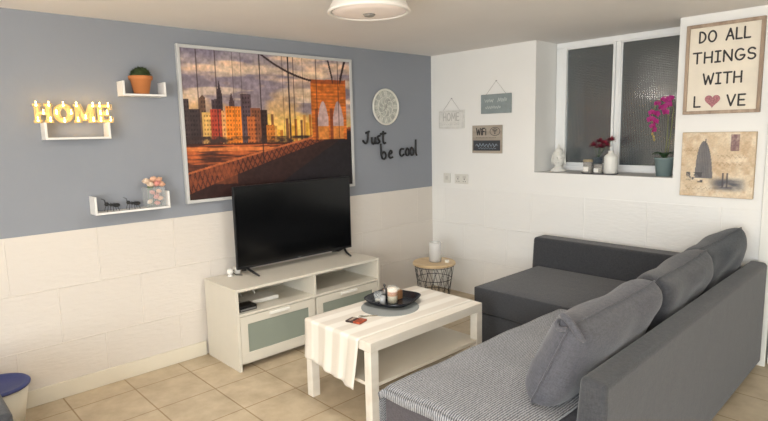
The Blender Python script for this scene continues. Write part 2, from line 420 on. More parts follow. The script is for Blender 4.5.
def bridge_paint(U, V):
    F = 1.25*U/(1+.25*U); V = (1.055-.12*F)*V+(-.088+.065*F); U = F
    C = np.zeros(U.shape+(3,))
    n = fbm(U*5+3, V*9+1, 5); n2 = fbm(U*3+9, V*13+4, 4)
    top = np.array([158, 150, 160])/255.; mid = np.array([170, 138, 128])/255.; hor = np.array([236, 182, 90])/255.
    t = np.clip((V-.38)/.6, 0, 1)[..., None]
    C = hor*(1-t)**2+mid*2*t*(1-t)+top*t*t
    C = mixc(C, np.clip((n-.42)*5, 0, 1)*.8, (126, 116, 132))
    C = mixc(C, np.clip((n2-.5)*6, 0, 1)*.85*np.clip((V-.42)*5, 0, 1), (240, 200, 164))
    C = mixc(C, np.clip((fbm(U*4+30, V*16+7)-.52)*9, 0, 1)*.6*(V > .6), (235, 205, 170))
    C = mixc(C, np.clip(.54-V, 0, .16)*5*np.clip((U-.4)*4, 0, 1), (250, 205, 90))
    # far small buildings
    for k in range(26):
        x = .38+k*.0175; hh = .40+.12*float(hash2(np.array(k*1.7), np.array(2.)))
        m = (U > x) & (U < x+.016) & (V < hh) & (V > .3)
        c = [(226, 168, 60), (178, 104, 40), (240, 196, 96), (120, 76, 50), (202, 140, 70)][k % 5]
        C = mixc(C, m*.95, c)
    # skyline (left edge, right edge, top, colour, spire)
    bl = [(.0, .035, .62, (66, 52, 52), 0), (.03, .10, .55, (58, 46, 46), 0), (.10, .135, .63, (96, 70, 56), .02), (.11, .16, .53, (205, 160, 90), 0),
          (.17, .205, .62, (70, 56, 60), 0), (.205, .235, .66, (60, 46, 50), .09), (.16, .225, .55, (164, 62, 44), 0), (.225, .245, .54, (214, 150, 92), 0),
          (.275, .305, .60, (76, 56, 58), .07), (.25, .345, .57, (226, 126, 40), 0), (.345, .405, .66, (84, 66, 70), 0), (.40, .46, .56, (122, 74, 52), 0),
          (.375, .425, .50, (176, 96, 50), 0), (.46, .50, .55, (58, 42, 40), 0), (.49, .54, .44, (190, 112, 46), 0)]
    for x0, x1, t_, c, sp in bl:
        m = (U > x0) & (U < x1) & (V < t_) & (V > .3)
        g = np.floor((U-x0)/.0085) % 2; g2 = np.floor(V/.016) % 2
        win = np.where((g > 0) & (g2 > 0), .72, 1.05)
        cc = (np.array(c)/255.)[None, None, :]*win[..., None]
        C = np.where(m[..., None], np.clip(cc, 0, 1), C)
        if sp:
            xc = (x0+x1)/2; m = (np.abs(U-xc) < (x1-x0)*.5*np.clip((t_+sp-V)/sp, 0, 1)) & (V >= t_) & (V < t_+sp)
            C = mixc(C, m*1., c)
    C = mixc(C, ((V < .36) & (V > .28))*np.clip((fbm(U*30, V*40)-.3)*3, 0, 1), (60, 44, 40))
    # water / approach road and deck
    low = V < .31
    C = mixc(C, low*1., (74, 42, 34))
    C = mixc(C, low*np.clip((fbm(U*6, V*60+3)-.42)*6, 0, 1)*.9, (196, 100, 52))
    C = mixc(C, (np.abs(V-.27) < .012)*(U < .62)*.85, (222, 128, 66))
    C = mixc(C, (np.abs(V-.305) < .006)*(U < .7)*.9, (60, 34, 28))
    dl = .10+.27*U/.85             # railing top line
    C = mixc(C, (V < dl)*1., (86, 48, 36))
    rail = (V < dl) & (V > dl-.14*(1.05-U*.9))
    fr = (V-(dl-.14*(1.05-U*.9)))/(.14*(1.05-U*.9)+1e-6)
    C = mixc(C, rail*1., (122, 64, 42))
    lat = (np.abs(((U*34+fr*1.2) % 1)-.5) < .12) | (np.abs(((U*34-fr*1.2) % 1)-.5) < .12)
    C = mixc(C, rail*lat*.8, (54, 30, 28))
    C = mixc(C, (np.abs(V-dl) < .007)*1., (178, 98, 58))
    C = mixc(C, (V < dl-.14*(1.05-U*.9))*1., (52, 34, 32))
    C = mixc(C, ((V < .16-.5*(.0)) & (U < .30) & (V > .02))*np.clip((fbm(U*8, V*20)-.35)*5, 0, 1)*.6, (140, 74, 46))
    dk = (V < .34-(.95-U)*.85)
    C = mixc(C, dk*1., (34, 30, 34))
    # tower
    tx0, tx1 = .765, .975
    tw = (U > tx0) & (U < tx1) & (V > .33) & (V < .775)
    base = np.array([206, 110, 44])/255.
    sh = .72+.45*fbm(U*25, V*60, 3)+.1*(np.floor(V/.012) % 2)
    tc_ = np.clip(base[None, None, :]*sh[..., None], 0, 1)
    C = np.where(tw[..., None], tc_, C)
    C = mixc(C, tw*(V > .745)*.9, (150, 74, 40))
    for ac in (.835, .925):
        w_ = .032
        topz = .615-np.abs(U-ac)/w_*.13*np.abs(U-ac)/w_
        ar = (np.abs(U-ac) < w_) & (V < topz) & (V > .33)
        C = mixc(C, ar*1., (186, 156, 150)); C = mixc(C, ar*(V < .43)*1., (206, 128, 60))
    C = mixc(C, tw*((np.abs(U-.795) < .008) | (np.abs(U-.885) < .009))*(V < .56)*.7, (110, 52, 36))
    # cables and hangers
    def cable(x0, y0, x1, y1, sag, w, col=(58, 40, 40)):
        nonlocal C
        t = np.clip((U-x0)/(x1-x0+1e-9), 0, 1); y = y0+(y1-y0)*t-sag*4*t*(1-t)
        C = mixc(C, ((U > min(x0, x1)) & (U < max(x0, x1)) & (np.abs(V-y) < w))*1., col)
    cable(.42, 1.0, .77, .765, .035, .0085)
    cable(.86, 1.0, .90, .76, 0, .03); cable(.94, .76, .99, 1.0, 0, .03)
    for x in (.095, .205, .305, .355, .465, .60, .635, .665, .72, .80, .93):
        C = mixc(C, (np.abs(U-x) < (.0035 if x in (.465, .095, .635) else .002))*(V > (.10 if x == .465 else .34))*(1. if x in (.465, .635) else .6), (52, 36, 36))
    return np.clip(C*(.86+.45*(fbm(U*60, V*45, 3)[..., None]-.2))*1.04, 0, 1)
pic = thing('framed_picture', 'large light grey framed print of a city skyline and suspension bridge at sunset', 'picture', (0.002, -1.683, 1.04), LW)
fr_m = pm('pale_grey_frame', (196, 196, 194), .4)
b = B(); PW, PH = 1.42, 1.006
ring(b, -PW/2, PW/2, 0, PH, .02, -.03, 0)
obj('picture_frame', b, fr_m, pic, bevel=.002)
b = B(); box(b, -PW/2+.01, -.012, .01, PW/2-.01, -.002, PH-.01); obj('backing_board', b, pm('board', (90, 80, 70), .8), pic)
pp = print_mesh('printed_sheet', PW-.04, PH-.04, 330, 230, bridge_paint, attr_mat('city_print', .45), pic, -.018); pp.location.z = .02
print('built print')

# ------------------------------------------------------------ canvas on the back wall
def canvas_paint(U, V):
    n = fbm(U*7, V*7, 5)
    C = np.ones(U.shape+(3,))*np.array([214, 192, 162])/255.
    C = mixc(C, np.clip((n-.4)*4, 0, 1)*.8, (234, 220, 196))
    C = mixc(C, np.clip((fbm(U*10+40, V*10, 5)-.5)*5, 0, 1)*.5, (190, 158, 124))
    # grey tower with a rounded top
    cx = .31+.03*(1-V); half = .125*np.sqrt(np.clip(1-((V-.25)/.62)**2, 0, 1))
    tw = (np.abs(U-cx) < half) & (V > .28)
    C = mixc(C, tw*(.75+.3*n), (120, 118, 120)); C = mixc(C, tw*(np.floor(U/.012) % 2)*.35, (80, 80, 86))
    C = mixc(C, (np.abs(U-.335) < .008)*(V > .8)*(V < .9), (110, 106, 106))
    C = mixc(C, np.clip((fbm(U*18, V*18)-.42)*8, 0, 1)*(U > .08)*(U < .32)*(V > .22)*(V < .38), (90, 88, 90))
    sm = np.exp(-(((U-.66)/.21)**4+((V-.2)/.09)**4))
    C = mixc(C, sm*np.clip(.2+1.6*fbm(U*9, V*30), 0, 1), (98, 98, 104))
    C = mixc(C, ((np.abs(U-.6) < .012) | (np.abs(U-.66) < .012))*(V > .15)*(V < .38)*.8, (88, 84, 88))
    st = (U > .68) & (U < .80) & (V > .72) & (V < .97)
    C = mixc(C, st*np.clip(.3+fbm(U*40, V*40), 0, 1), (140, 112, 112)); C = mixc(C, st*(np.abs(U-.735) < .02)*.35, (110, 84, 90))
    for v0, a, b_ in ((.73, .02, .24), (.63, .5, .9), (.52, .5, .85), (.12, .08, .45)):
        y = v0+.018*np.sin(U*90)+.01*np.sin(U*171)
        C = mixc(C, (np.abs(V-y) < .008)*(U > a)*(U < b_)*.35, (140, 110, 84))
    return np.clip(C*(.95+.1*vnoise(U*70, V*70)[..., None]), 0, 1)
cv = thing('canvas_print', 'unframed beige canvas with a sketched grey tower, hanging under the lettered sign', 'picture', (2.39, -.002, 1.022))
b = B(); box(b, -.205, -.024, 0, .205, 0, .405); obj('stretched_canvas', b, pm('canvas_edge', (206, 184, 156), .8, bump=.3, bscale=400), cv, bevel=.003)
o = print_mesh('printed_face', .404, .399, 120, 118, canvas_paint, attr_mat('canvas_face', .8), cv, -.0245); o.location.z = .003

# ------------------------------------------------------------ DO ALL THINGS WITH LOVE sign
sg = thing('lettered_sign', 'large wooden framed cream sign reading DO ALL THINGS WITH LOVE', 'sign', (2.389, -.002, 1.54)); sg.scale = (.97, 1, .99)
fm = wood('sign_frame_wood', (150, 128, 108), (182, 160, 138), 2, 8)
b = B(); ring(b, -.217, .217, 0, .553, .02, -.026, 0); obj('sign_frame', b, fm, sg, bevel=.002)
b = B(); box(b, -.2, -.012, .018, .2, -.001, .535); obj('sign_panel', b, pm('cream_panel', (236, 226, 208), .7, mott=.08, mscale=9), sg)
ink = pm('charcoal_ink', (62, 60, 60), .7)
for tx, xx, z, sp_, wd_ in (('DO ALL', .0, .442, .22, 1.12), ('THINGS', .0, .316, .3, 1.32), ('WITH', .0, .184, .24, 1.22), ('L', -.135, .046, .1, 1.3), ('VE', .085, .046, .3, 1.3)):
    b = B(); strokes(b, tx, xx, z, .064, .0052, -.0135, sp_, .35, wd_); obj('lettering', b, ink, sg, smooth=True)
def heart(s, cx, cz, n=28):
    return [(cx+s*.0625*(16*math.sin(t)**3)/1.0, cz+s*.0625*(13*math.cos(t)-5*math.cos(2*t)-2*math.cos(3*t)-math.cos(4*t))) for t in [2*PI*i/n for i in range(n)]]
b = B(); ext_poly(b, heart(.044, -.047, .082), -.016, -.011); obj('heart', b, pm('pink_patterned_heart', (190, 128, 132), .7, mott=.5, mscale=120), sg, label='pink patterned heart standing for the O')

# ------------------------------------------------------------ hanging plaques, wifi sign
def plaque(name, label, cx, z0, w, h, zn, mat, cord_mat):
    t = thing(name, label, 'sign', (cx, -.008, z0))
    b = B(); box(b, -w/2, -.01, 0, w/2, 0, h); obj('board', b, mat, t, bevel=.002)
    b = B(); tube(b, [(-w*.33, -.006, h-.002), (0, -.003, zn-z0), (w*.33, -.006, h-.002)], .0016, 6); obj('cord', b, cord_mat, t)
    b = B(); lathe(b, [(0, 0), (.004, 0), (.004, .012), (0, .012)], 10); 
    o = obj('nail', b, pm('steel', (190, 190, 190), .25, 1), t); o.location = (0, .006, zn-z0); o.rotation_euler = (PI/2, 0, 0)
    return t
cordm = pm('grey_cord', (165, 162, 156), .9)
t = plaque('hanging_plaque', 'pale whitewashed plaque reading HOME hanging from a cord near the corner', .25, 1.49, .29, .16, 1.755, pm('whitewashed_board', (230, 228, 222), .8, mott=.12, mscale=30), cordm)
b = B(); strokes(b, 'HOME', 0, .07, .066, .0045, -.0112, .2, .3, .95)
for k in range(9): tube(b, [(-.1+k*.022, -.0108, .035), (-.09+k*.022, -.0108, .035+(.006 if k % 2 else -.002))], .002, 6)
pgi = pm('pale_grey_ink', (190, 188, 182), .8)
obj('lettering', b, pgi, t)
b = B(); ring(b, -.138, .138, .01, .150, .0025, -.0112, -.0095); obj('painted_border', b, pgi, t)
t = plaque('hanging_plaque', 'grey green plaque with faint white script hanging above the wifi sign', .728, 1.606, .30, .158, 1.872, pm('slate_grey_board', (142, 152, 152), .75, mott=.1, mscale=25), cordm)
b = B()
def squiggle(bm, x0, x1, z, a, y, r, seed, nn=60):
    rnd = random.Random(seed); ph = rnd.random()*6
    tube(bm, [(x0+(x1-x0)*i/nn, y, z+a*math.sin(i*.95+ph)*(.5+.5*abs(math.sin(i*.31+ph)))) for i in range(nn+1)], r, 5)
squiggle(b, -.11, -.02, .105, .014, -.0112, .0016, 3, 34); squiggle(b, .02, .11, .108, .018, -.0112, .0018, 5, 30); squiggle(b, -.1, .05, .05, .012, -.0112, .0018, 9, 44)
obj('script', b, pm('chalk_white', (205, 210, 208), .9), t)
t = thing('wifi_sign', 'square grey wooden sign reading WiFi with a dark panel below', 'sign', (.637, -.002, 1.275))
b = B(); box(b, -.152, -.014, 0, .152, 0, .235); obj('board', b, wood('driftwood', (150, 140, 128), (176, 166, 152), 0, 8, .8), t, bevel=.002)
b = B(); box(b, -.138, -.017, .022, .138, -.013, .108); obj('dark_panel', b, pm('slate_black', (66, 68, 72), .7), t)
b = B(); squiggle(b, -.11, .11, .068, .016, -.0178, .0022, 2, 44); squiggle(b, -.08, .10, .042, .007, -.0178, .0014, 12, 44); obj('script', b, pm('chalk_blue', (150, 165, 178), .9), t)
b = B(); strokes(b, 'WiFi', -.055, .155, .055, .005, -.015, .15, .3); obj('lettering', b, ink, t); b = B()
for k, r in enumerate((.012, .024, .036)): tube(b, [(.085+r*math.cos(a), -.015, .168+r*math.sin(a)) for a in [math.radians(45+90*i/8) for i in range(9)]], .0034, 6)
ball(b, (.085, -.015, .166), .006, (1, .4, 1))
tube(b, [(.085+.05*math.cos(2*PI*i/20), -.0145, .182+.034*math.sin(2*PI*i/20)) for i in range(20)], .0022, 6, closed=True)
obj('wifi_symbol', b, ink, t)
b = B(); 
for k in range(14): box(b, -.11+k*.015, -.0155, .128, -.102+k*.015, -.0135, .134)
obj('small_print', b, pm('grey_ink', (110, 104, 98), .8), t)

# sockets
plast = pm('white_socket_plastic', (222, 220, 212), .35)
t = thing('light_switch', 'small white wall switch plate left of the double socket', 'switch', (.19, -.002, 1.0))
b = B(); box(b, -.04, -.009, 0, .04, 0, .088); obj('face_plate', b, plast, t, bevel=.003)
b = B(); box(b, -.014, -.013, .028, .014, -.008, .062); obj('rocker', b, pm('socket_rocker', (206, 203, 195), .4), t, bevel=.002)
t = thing('double_socket', 'white double power socket on the back wall right of the switch', 'socket', (.357, -.002, 1.0))
b = B(); box(b, -.075, -.009, 0, .075, 0, .086); obj('face_plate', b, plast, t, bevel=.003)
for s in (-1, 1):
    b = B(); box(b, s*.036-.018, -.012, .048, s*.036+.018, -.008, .07); obj('rocker', b, pm('socket_rocker', (206, 203, 195), .4), t, bevel=.002)
    b = B()
    box(b, s*.036-.004, -.0105, .036, s*.036+.004, -.0085, .046)
    for d in (-1, 1): box(b, s*.036+d*.012-.004, -.0105, .018, s*.036+d*.012+.004, -.0085, .023)
    obj('pin_holes', b, pm('dark_hole', (60, 58, 56), .8), t)

# ------------------------------------------------------------ clock and wire words on the left wall
ck = thing('wall_clock', 'round white openwork wall clock between the big print and the corner', 'clock', (.008, -.597, 1.683), LW)
def ringtube(bm, r, tr, y=0, n=48): tube(bm, [(r*math.cos(2*PI*i/n), y, r*math.sin(2*PI*i/n)) for i in range(n)], tr, 8, closed=True)
cwh = pm('cream_clock_white', (226, 224, 214), .5)
b = B(); ringtube(b, .145, .009, -.012); obj('rim', b, cwh, ck, smooth=True)
b = B(); res = []
n = 48
a = [b.verts.new((.142*math.cos(2*PI*i/n), -.004, .142*math.sin(2*PI*i/n))) for i in range(n)]; c = [b.verts.new((v.co.x, 0, v.co.z)) for v in a]
b.faces.new(a); b.faces.new(c)
for i in range(n): b.faces.new((a[i], a[(i+1) % n], c[(i+1) % n], c[i]))
obj('dial', b, pm('clock_dial', (196, 197, 188), .7, mott=.35, mscale=28), ck)
rom = ['XII', 'I', 'II', 'III', 'IV', 'V', 'VI', 'VII', 'VIII', 'IX', 'X', 'XI']
b = B()
for k, s in enumerate(rom):
    an = PI/2-k*PI/6; wds = {'I': .012, 'V': .02, 'X': .02}; tot = sum(wds[q] for q in s); x = -tot/2
    er = Vector((math.cos(an), 0, math.sin(an))); et = Vector((math.sin(an), 0, -math.cos(an)))
    P = lambda u, v: tuple(er*(.112+v)+et*u+Vector((0, -.009, 0)))
    for q in s:
        w_ = wds[q]
        if q == 'I': tube(b, [P(x+w_/2, -.02), P(x+w_/2, .02)], .003, 6)
        elif q == 'V': tube(b, [P(x+.002, .02), P(x+w_/2, -.02)], .003, 6); tube(b, [P(x+w_-.002, .02), P(x+w_/2, -.02)], .002, 6)
        else: tube(b, [P(x+.002, .02), P(x+w_-.002, -.02)], .003, 6); tube(b, [P(x+w_-.002, .02), P(x+.002, -.02)], .002, 6)
        x += w_
ringtube(b, .085, .0028, -.008)
obj('numerals', b, cwh, ck)
b = B()
for k in range(8):
    a0 = 2*PI*k/8
    tube(b, [(r*math.cos(a0+q), -.008, r*math.sin(a0+q)) for r, q in ((.02, 0), (.04, .25), (.06, .1), (.075, -.15), (.083, -.3))], .0025, 6)
ringtube(b, .03, .002, -.008, 24)
obj('scrollwork', b, cwh, ck)
b = B(); tube(b, [(0, -.014, 0), (-.03, -.014, -.035)], .003, 6); tube(b, [(0, -.014, 0), (.025, -.014, .06)], .0025, 6); ball(b, (0, -.014, 0), .006)
obj('hands', b, pm('pale_hands', (150, 150, 145), .5), ck)

blk = pm('black_wire', (34, 35, 38), .5)
def smoothpts(pts, it=2):
    for _ in range(it):
        q = [pts[0]]
        for a, c in zip(pts, pts[1:]):
            q += [(a[0]*.75+c[0]*.25, a[1]*.75+c[1]*.25), (a[0]*.25+c[0]*.75, a[1]*.25+c[1]*.75)]
        pts = q+[pts[-1]]
    return pts
def word(name, label, y, z, paths, rot=0):
    t = B()
    for p in paths: tube(t, [(a, -.006, c) for a, c in smoothpts(p)], .0088, 8)
    o = obj(name, t, blk, smooth=True); o.location = (.006, y, z); o.rotation_euler = (0, 0, LW); tag(o, label, 'wall lettering', 'black wire words on the grey wall'); return o
word('wire_word', 'black wire word Just under the round clock', -.862, 1.362,
     [[(.0, .045), (.03, .015), (.055, .035), (.06, .115)], [(.035, .105), (.075, .118)],
      [(.10, .07), (.10, .02), (.125, .01), (.14, .05), (.14, .08), (.145, .01)],
      [(.195, .08), (.165, .075), (.175, .05), (.195, .03), (.165, .015)],
      [(.235, .12), (.228, .04), (.24, .01), (.26, .02)], [(.20, .095), (.265, .10)]])
word('wire_word', 'black wire word be between Just and cool', -.66, 1.235,
     [[(.0, .14), (.005, .02), (.04, .0), (.065, .04), (.04, .075), (.008, .05)],
      [(.09, .045), (.135, .055), (.12, .085), (.09, .05), (.10, .01), (.14, .02)]])
word('wire_word', 'black wire word cool nearest the corner of the room', -.44, 1.245,
     [[(.055, .075), (.015, .08), (.005, .03), (.03, .01), (.06, .03)],
      [(.10, .08), (.075, .05), (.09, .015), (.12, .02), (.125, .065), (.098, .082)],
      [(.155, .085), (.135, .05), (.15, .015), (.18, .02), (.183, .065), (.155, .087)],
      [(.212, .155), (.21, .03), (.225, .012)]])

# ------------------------------------------------------------ wall shelves
shm = pm('white_shelf_lacquer', (232, 230, 226), .4)
def ushelf(label, y, z, w, hgt, d=.10, th=.012):
    t = thing('wall_shelf', label, 'shelf', (.001, y, z), LW, 'small white U-shaped wall shelves')
    b = B(); box(b, -w/2, -d, 0, w/2, 0, th); obj('shelf_board', b, shm, t, bevel=.0015)
    for s in (-1, 1):
        b = B(); x0 = s*w/2; x1 = x0-s*th
        box(b, min(x0, x1), -d, th, max(x0, x1), 0, hgt); obj('end_lip', b, shm, t, bevel=.0015)
    return t
ushelf('small white wall shelf carrying the potted ball plant, highest of the three', -2.63, 1.714, .25, .085)
ushelf('white wall shelf holding up the lit letters', -3.003, 1.470, .33, .092, .09)
ushelf('long white wall shelf with black ants and roses, lowest of the three', -2.747, 1.038, .43, .105)

# potted ball plant
t = thing('potted_plant', 'round green ball plant in a terracotta pot on the highest wall shelf', 'plant', (.055, -2.635, 1.7265))
b = B(); lathe(b, [(0, 0), (.042, 0), (.058, .082), (.066, .084), (.068, .105), (.060, .105), (.056, .09), (0, .09)], 32); obj('plant_pot', b, pm('terracotta', (196, 124, 72), .75, mott=.1), t, smooth=True)
b = B(); ball(b, (0, 0, .112), .05, (1, 1, .82), 20, 12)
rnd = random.Random(3)
for i in range(1500):
    u = rnd.uniform(-.25, 1); a = rnd.uniform(0, 2*PI); s = math.sqrt(max(0, 1-u*u)); d = Vector((s*math.cos(a), s*math.sin(a), u*.85))
    p = Vector((0, 0, .112))+d*.046; q = p+d*rnd.uniform(.008, .018)+Vector([rnd.uniform(-.005, .005) for _ in range(3)])
    sd = d.cross(Vector((rnd.random(), rnd.random(), rnd.random()))).normalized()*.0017
    b.faces.new([b.verts.new(p-sd), b.verts.new(p+sd), b.verts.new(q)])
obj('foliage', b, pm('moss_green', (72, 88, 48), .8, mott=.4, mscale=60), t)

# lit HOME letters
hm = thing('light_up_letters', 'lit word HOME in cream wire letters with warm bulbs above a white shelf', 'light letters', (.055, -3.008, 1.5625), LW)
wire_m = pm('warm_cream_letter', (186, 164, 120), .5, emit=.04, ecol=(255, 205, 120))
bulb_m = pm('warm_bulb', (255, 226, 160), .4, emit=26, ecol=(255, 200, 110))
def serif_outline(ch):
    H_ = [[(0, 0), (.36, 0), (.36, .12), (.28, .14), (.28, .42), (.62, .42), (.62, .14), (.54, .12), (.54, 0), (.9, 0), (.9, .12), (.82, .14), (.82, .86), (.9, .88), (.9, 1), (.54, 1), (.54, .88), (.62, .86), (.62, .58), (.28, .58), (.28, .86), (.36, .88), (.36, 1), (0, 1), (0, .88), (.08, .86), (.08, .14), (0, .12)]]
    O_ = [arc(.46, .5, .46, .51, 0, 345, 23), arc(.46, .5, .22, .3, 0, 340, 17)]
    M_ = [[(0, 0), (.34, 0), (.34, .12), (.26, .14), (.26, .66), (.46, .1), (.62, .1), (.82, .66), (.82, .14), (.74, .12), (.74, 0), (1.1, 0), (1.1, .12), (1.02, .14), (1.02, .86), (1.1, .88), (1.1, 1), (.8, 1), (.55, .42), (.3, 1), (0, 1), (0, .88), (.08, .86), (.08, .14), (0, .12)]]
    E_ = [[(0, 0), (.8, 0), (.82, .3), (.7, .3), (.62, .15), (.3, .15), (.3, .43), (.48, .43), (.5, .36), (.58, .36), (.58, .66), (.5, .66), (.48, .58), (.3, .58), (.3, .85), (.6, .85), (.68, .72), (.78, .72), (.77, 1), (0, 1), (0, .88), (.08, .86), (.08, .14), (0, .12)]]
    return {'H': H_, 'O': O_, 'M': M_, 'E': E_}[ch]
bulbs = {'H': [(.14, .92), (.16, .1), (.45, .5), (.74, .92), (.76, .1)], 'O': [(.46, .93), (.1, .5), (.82, .5), (.46, .06)],
         'M': [(.12, .92), (.14, .1), (.54, .24), (.96, .92), (.94, .1)], 'E': [(.15, .92), (.6, .92), (.16, .5), (.52, .5), (.15, .1), (.68, .12)]}
hh = .099; x = -.197
for ch, wd in (('H', .9), ('O', .92), ('M', 1.1), ('E', .82)):
    b = B()
    for yy in (-.016, .012):
        for pl in serif_outline(ch): tube(b, [(x+p[0]*hh, yy, p[1]*hh) for p in pl], .0021, 6, closed=True)
    for pl in serif_outline(ch):
        for p in pl[::3]: tube(b, [(x+p[0]*hh, -.016, p[1]*hh), (x+p[0]*hh, .012, p[1]*hh)], .0014, 5)
        if ch != 'O': b.faces.new([b.verts.new((x+p[0]*hh, .0125, p[1]*hh)) for p in pl])
    if ch == 'O':
        o1, o2 = serif_outline('O'); 
        r1 = [b.verts.new((x+p[0]*hh, .0125, p[1]*hh)) for p in arc(.46, .5, .46, .51, 0, 345, 23)]; r2 = [b.verts.new((x+p[0]*hh, .0125, p[1]*hh)) for p in arc(.46, .5, .22, .3, 0, 345, 23)]
        for i in range(24): b.faces.new((r1[i], r1[(i+1) % 24], r2[(i+1) % 24], r2[i]))
    lo = obj('letter', b, wire_m, hm, label={'H': 'letter H', 'O': 'letter O', 'M': 'letter M', 'E': 'letter E'}[ch])
    for bx_, bz_ in bulbs[ch]:
        b = B(); ball(b, (0, 0, 0), .0052, (1, 1, 1), 10, 8); lathe(b, [(0, 0), (.0028, 0), (.0028, .02), (0, .02)], 8)
        o = obj('bulb', b, bulb_m, lo, smooth=True); o.location = (x+bx_*hh, -.010, bz_*hh)
    L = bpy.data.lights.new('letter_glow', 'POINT'); L.energy = .10; L.color = (1, .72, .38); L.shadow_soft_size = .02
    lobj = bpy.data.objects.new('letter_glow', L); COL.objects.link(lobj); lobj.parent = hm; lobj.location = (x+wd*hh/2, -.035, hh*.5)
    x += (wd+.10)*hh*.98

# ants
def ant(label, y, s=1.0):
    t = thing('ant_figurine', label, 'figurine', (.062, y, 1.0505), LW, 'black ants on the lowest wall shelf')
    am = pm('black_iron', (30, 31, 33), .5)
    b = B(); ball(b, (.026*s, 0, .028*s), .0135*s, (1.35, .85, .8)); ball(b, (.002, 0, .031*s), .0085*s, (1.3, .8, .9)); ball(b, (-.02*s, 0, .037*s), .0105*s, (1.05, .9, 1.0))
    tube(b, [(-.02*s, 0, .036*s), (.026*s, 0, .028*s)], .004*s, 6)
    obj('body', b, am, t, smooth=True)
    for i, x in enumerate((-.008, .002, .010)):
        for sd in (-1, 1):
            b = B(); dx = (-.016, .002, .02)[i]
            tube(b, [(x*s, sd*.004, .03*s), ((x+dx*.5)*s, sd*.015*s, .04*s), ((x+dx*1.1)*s, sd*.024*s, .0018)], .0015*s, 5); obj('leg', b, am, t)
    for sd in (-1, 1):
        b = B(); tube(b, [(-.026*s, sd*.004, .044*s), (-.03*s, sd*.008, .06*s), (-.042*s, sd*.012, .066*s)], .0011*s, 5); obj('antenna', b, am, t)
ant('black metal ant figurine nearer the left end lip of the shelf', -2.865, 1.15)
ant('black metal ant figurine between the other ant and the roses', -2.745, 1.1)

# roses in a glass box
vs = thing('glass_vase', 'square clear glass vase full of roses at the right end of the lowest shelf', 'vase', (.055, -2.612, 1.0505))
gls = pm('clear_glass', (235, 240, 240), .03, alpha=.14)
b = B()
w = .055
for (x0, x1, y0, y1) in ((-.04, .04, -w, -w+.003), (-.04, .04, w-.003, w), (-.04, -.037, -w+.003, w-.003), (.037, .04, -w+.003, w-.003)): box(b, x0, y0, .003, x1, y1, .12)
box(b, -.04, -w, 0, .04, w, .003); obj('glass_walls', b, gls, vs)
bq = thing('rose_bouquet', 'bunch of peach and pink roses in the square glass vase', 'flowers', (.055, -2.612, 1.055))
rcol = [pm('rose_peach', (238, 190, 160), .7, mott=.2, mscale=60), pm('rose_pink', (226, 158, 146), .7, mott=.2, mscale=60), pm('rose_cream', (236, 212, 188), .7, mott=.2, mscale=60)]
def rose(r, seed):
    b = B(); rnd = random.Random(seed)
    ball(b, (0, 0, 0), r*.45, (1, 1, .9), 10, 8)
    for ly, (k, rr, tilt) in enumerate(((4, .5, .15), (5, .75, .4), (6, .98, .75))):
        for i in range(k):
            a = 2*PI*(i+ly*.4)/k+rnd.uniform(-.2, .2)
            M = Matrix.Rotation(a, 4, 'Z') @ Matrix.Translation((r*rr*.55, 0, r*(.05-.12*ly))) @ Matrix.Rotation(tilt, 4, 'Y')
            ball(b, (0, 0, 0), r*.55, (.16, 1, .95), 8, 6, M)
    return b
rnd = random.Random(11)
pos = [(0, -.04, .155, 2), (.01, 0, .165, 0), (0, .036, .158, 0), (.018, -.022, .135, 2), (.02, .018, .138, 1), (-.018, .01, .145, 1), (.016, .045, .132, 0),
       (.012, -.012, .085, 1), (.012, .028, .09, 0), (.012, .01, .055, 1), (.010, .034, .045, 0), (-.012, .02, .07, 1), (.012, -.03, .03, 2), (.014, .012, .018, 1)]
for i, (x, y, z, c) in enumerate(pos):
    o = obj('rose', rose(.027 if i < 7 else .021, i), rcol[c], bq, smooth=True); o.location = (x, y, z); o.rotation_euler = (rnd.uniform(-.4, .4), rnd.uniform(0, .6), rnd.uniform(0, 6))
b = B(); gm = pm('leaf_green', (70, 92, 56), .6)
for k in range(5): tube(b, [(0, -.03+k*.012, .0), (.004, -.035+k*.016, .13)], .002, 5)
for y in (-.035, -.02): ball(b, (.022, y, .112), .012, (.3, .7, 1.1))
obj('stems', b, gm, bq)

# ------------------------------------------------------------ tv bench
BX0, BX1, BY0, BY1, BZ = .032, .455, -2.317, -1.117, .53
bn = thing('tv_bench', 'long off-white tv bench with two open shelves and two frosted glass drawers', 'tv bench', (BX0, BY0, 0))
bw = pm('bench_white', (215, 209, 195), .4, mott=.02)
bd, bl_ = BX1-BX0, BY1-BY0
b = B(); box(b, 0, 0, BZ-.018, bd, bl_, BZ); obj('top_panel', b, bw, bn, bevel=.0015)
for y in (0, bl_-.018):
    b = B(); box(b, 0, y, 0, bd, y+.018, BZ-.0185); obj('side_panel', b, bw, bn, bevel=.001)
b = B(); box(b, .01, bl_/2-.009, .37, bd-.003, bl_/2+.009, BZ-.0185); obj('divider', b, bw, bn)
b = B(); box(b, .01, .0185, .355, bd-.003, bl_-.0185, .3695); obj('shelf_board', b, bw, bn)
b = B(); box(b, .002, .0185, .03, .009, bl_-.0185, .47); obj('back_panel', b, bw, bn)
b = B(); box(b, .002, .0185, .4705, .006, bl_-.0185, BZ-.019); obj('back_rail', b, pm('raw_hardboard', (150, 112, 70), .8), bn)
b = B(); box(b, .01, .0185, .03, bd-.03, bl_-.0185, .046); obj('bottom_board', b, bw, bn)
b = B(); box(b, .01, bl_/2-.009, .0465, bd-.022, bl_/2+.009, .354); obj('divider', b, bw, bn)
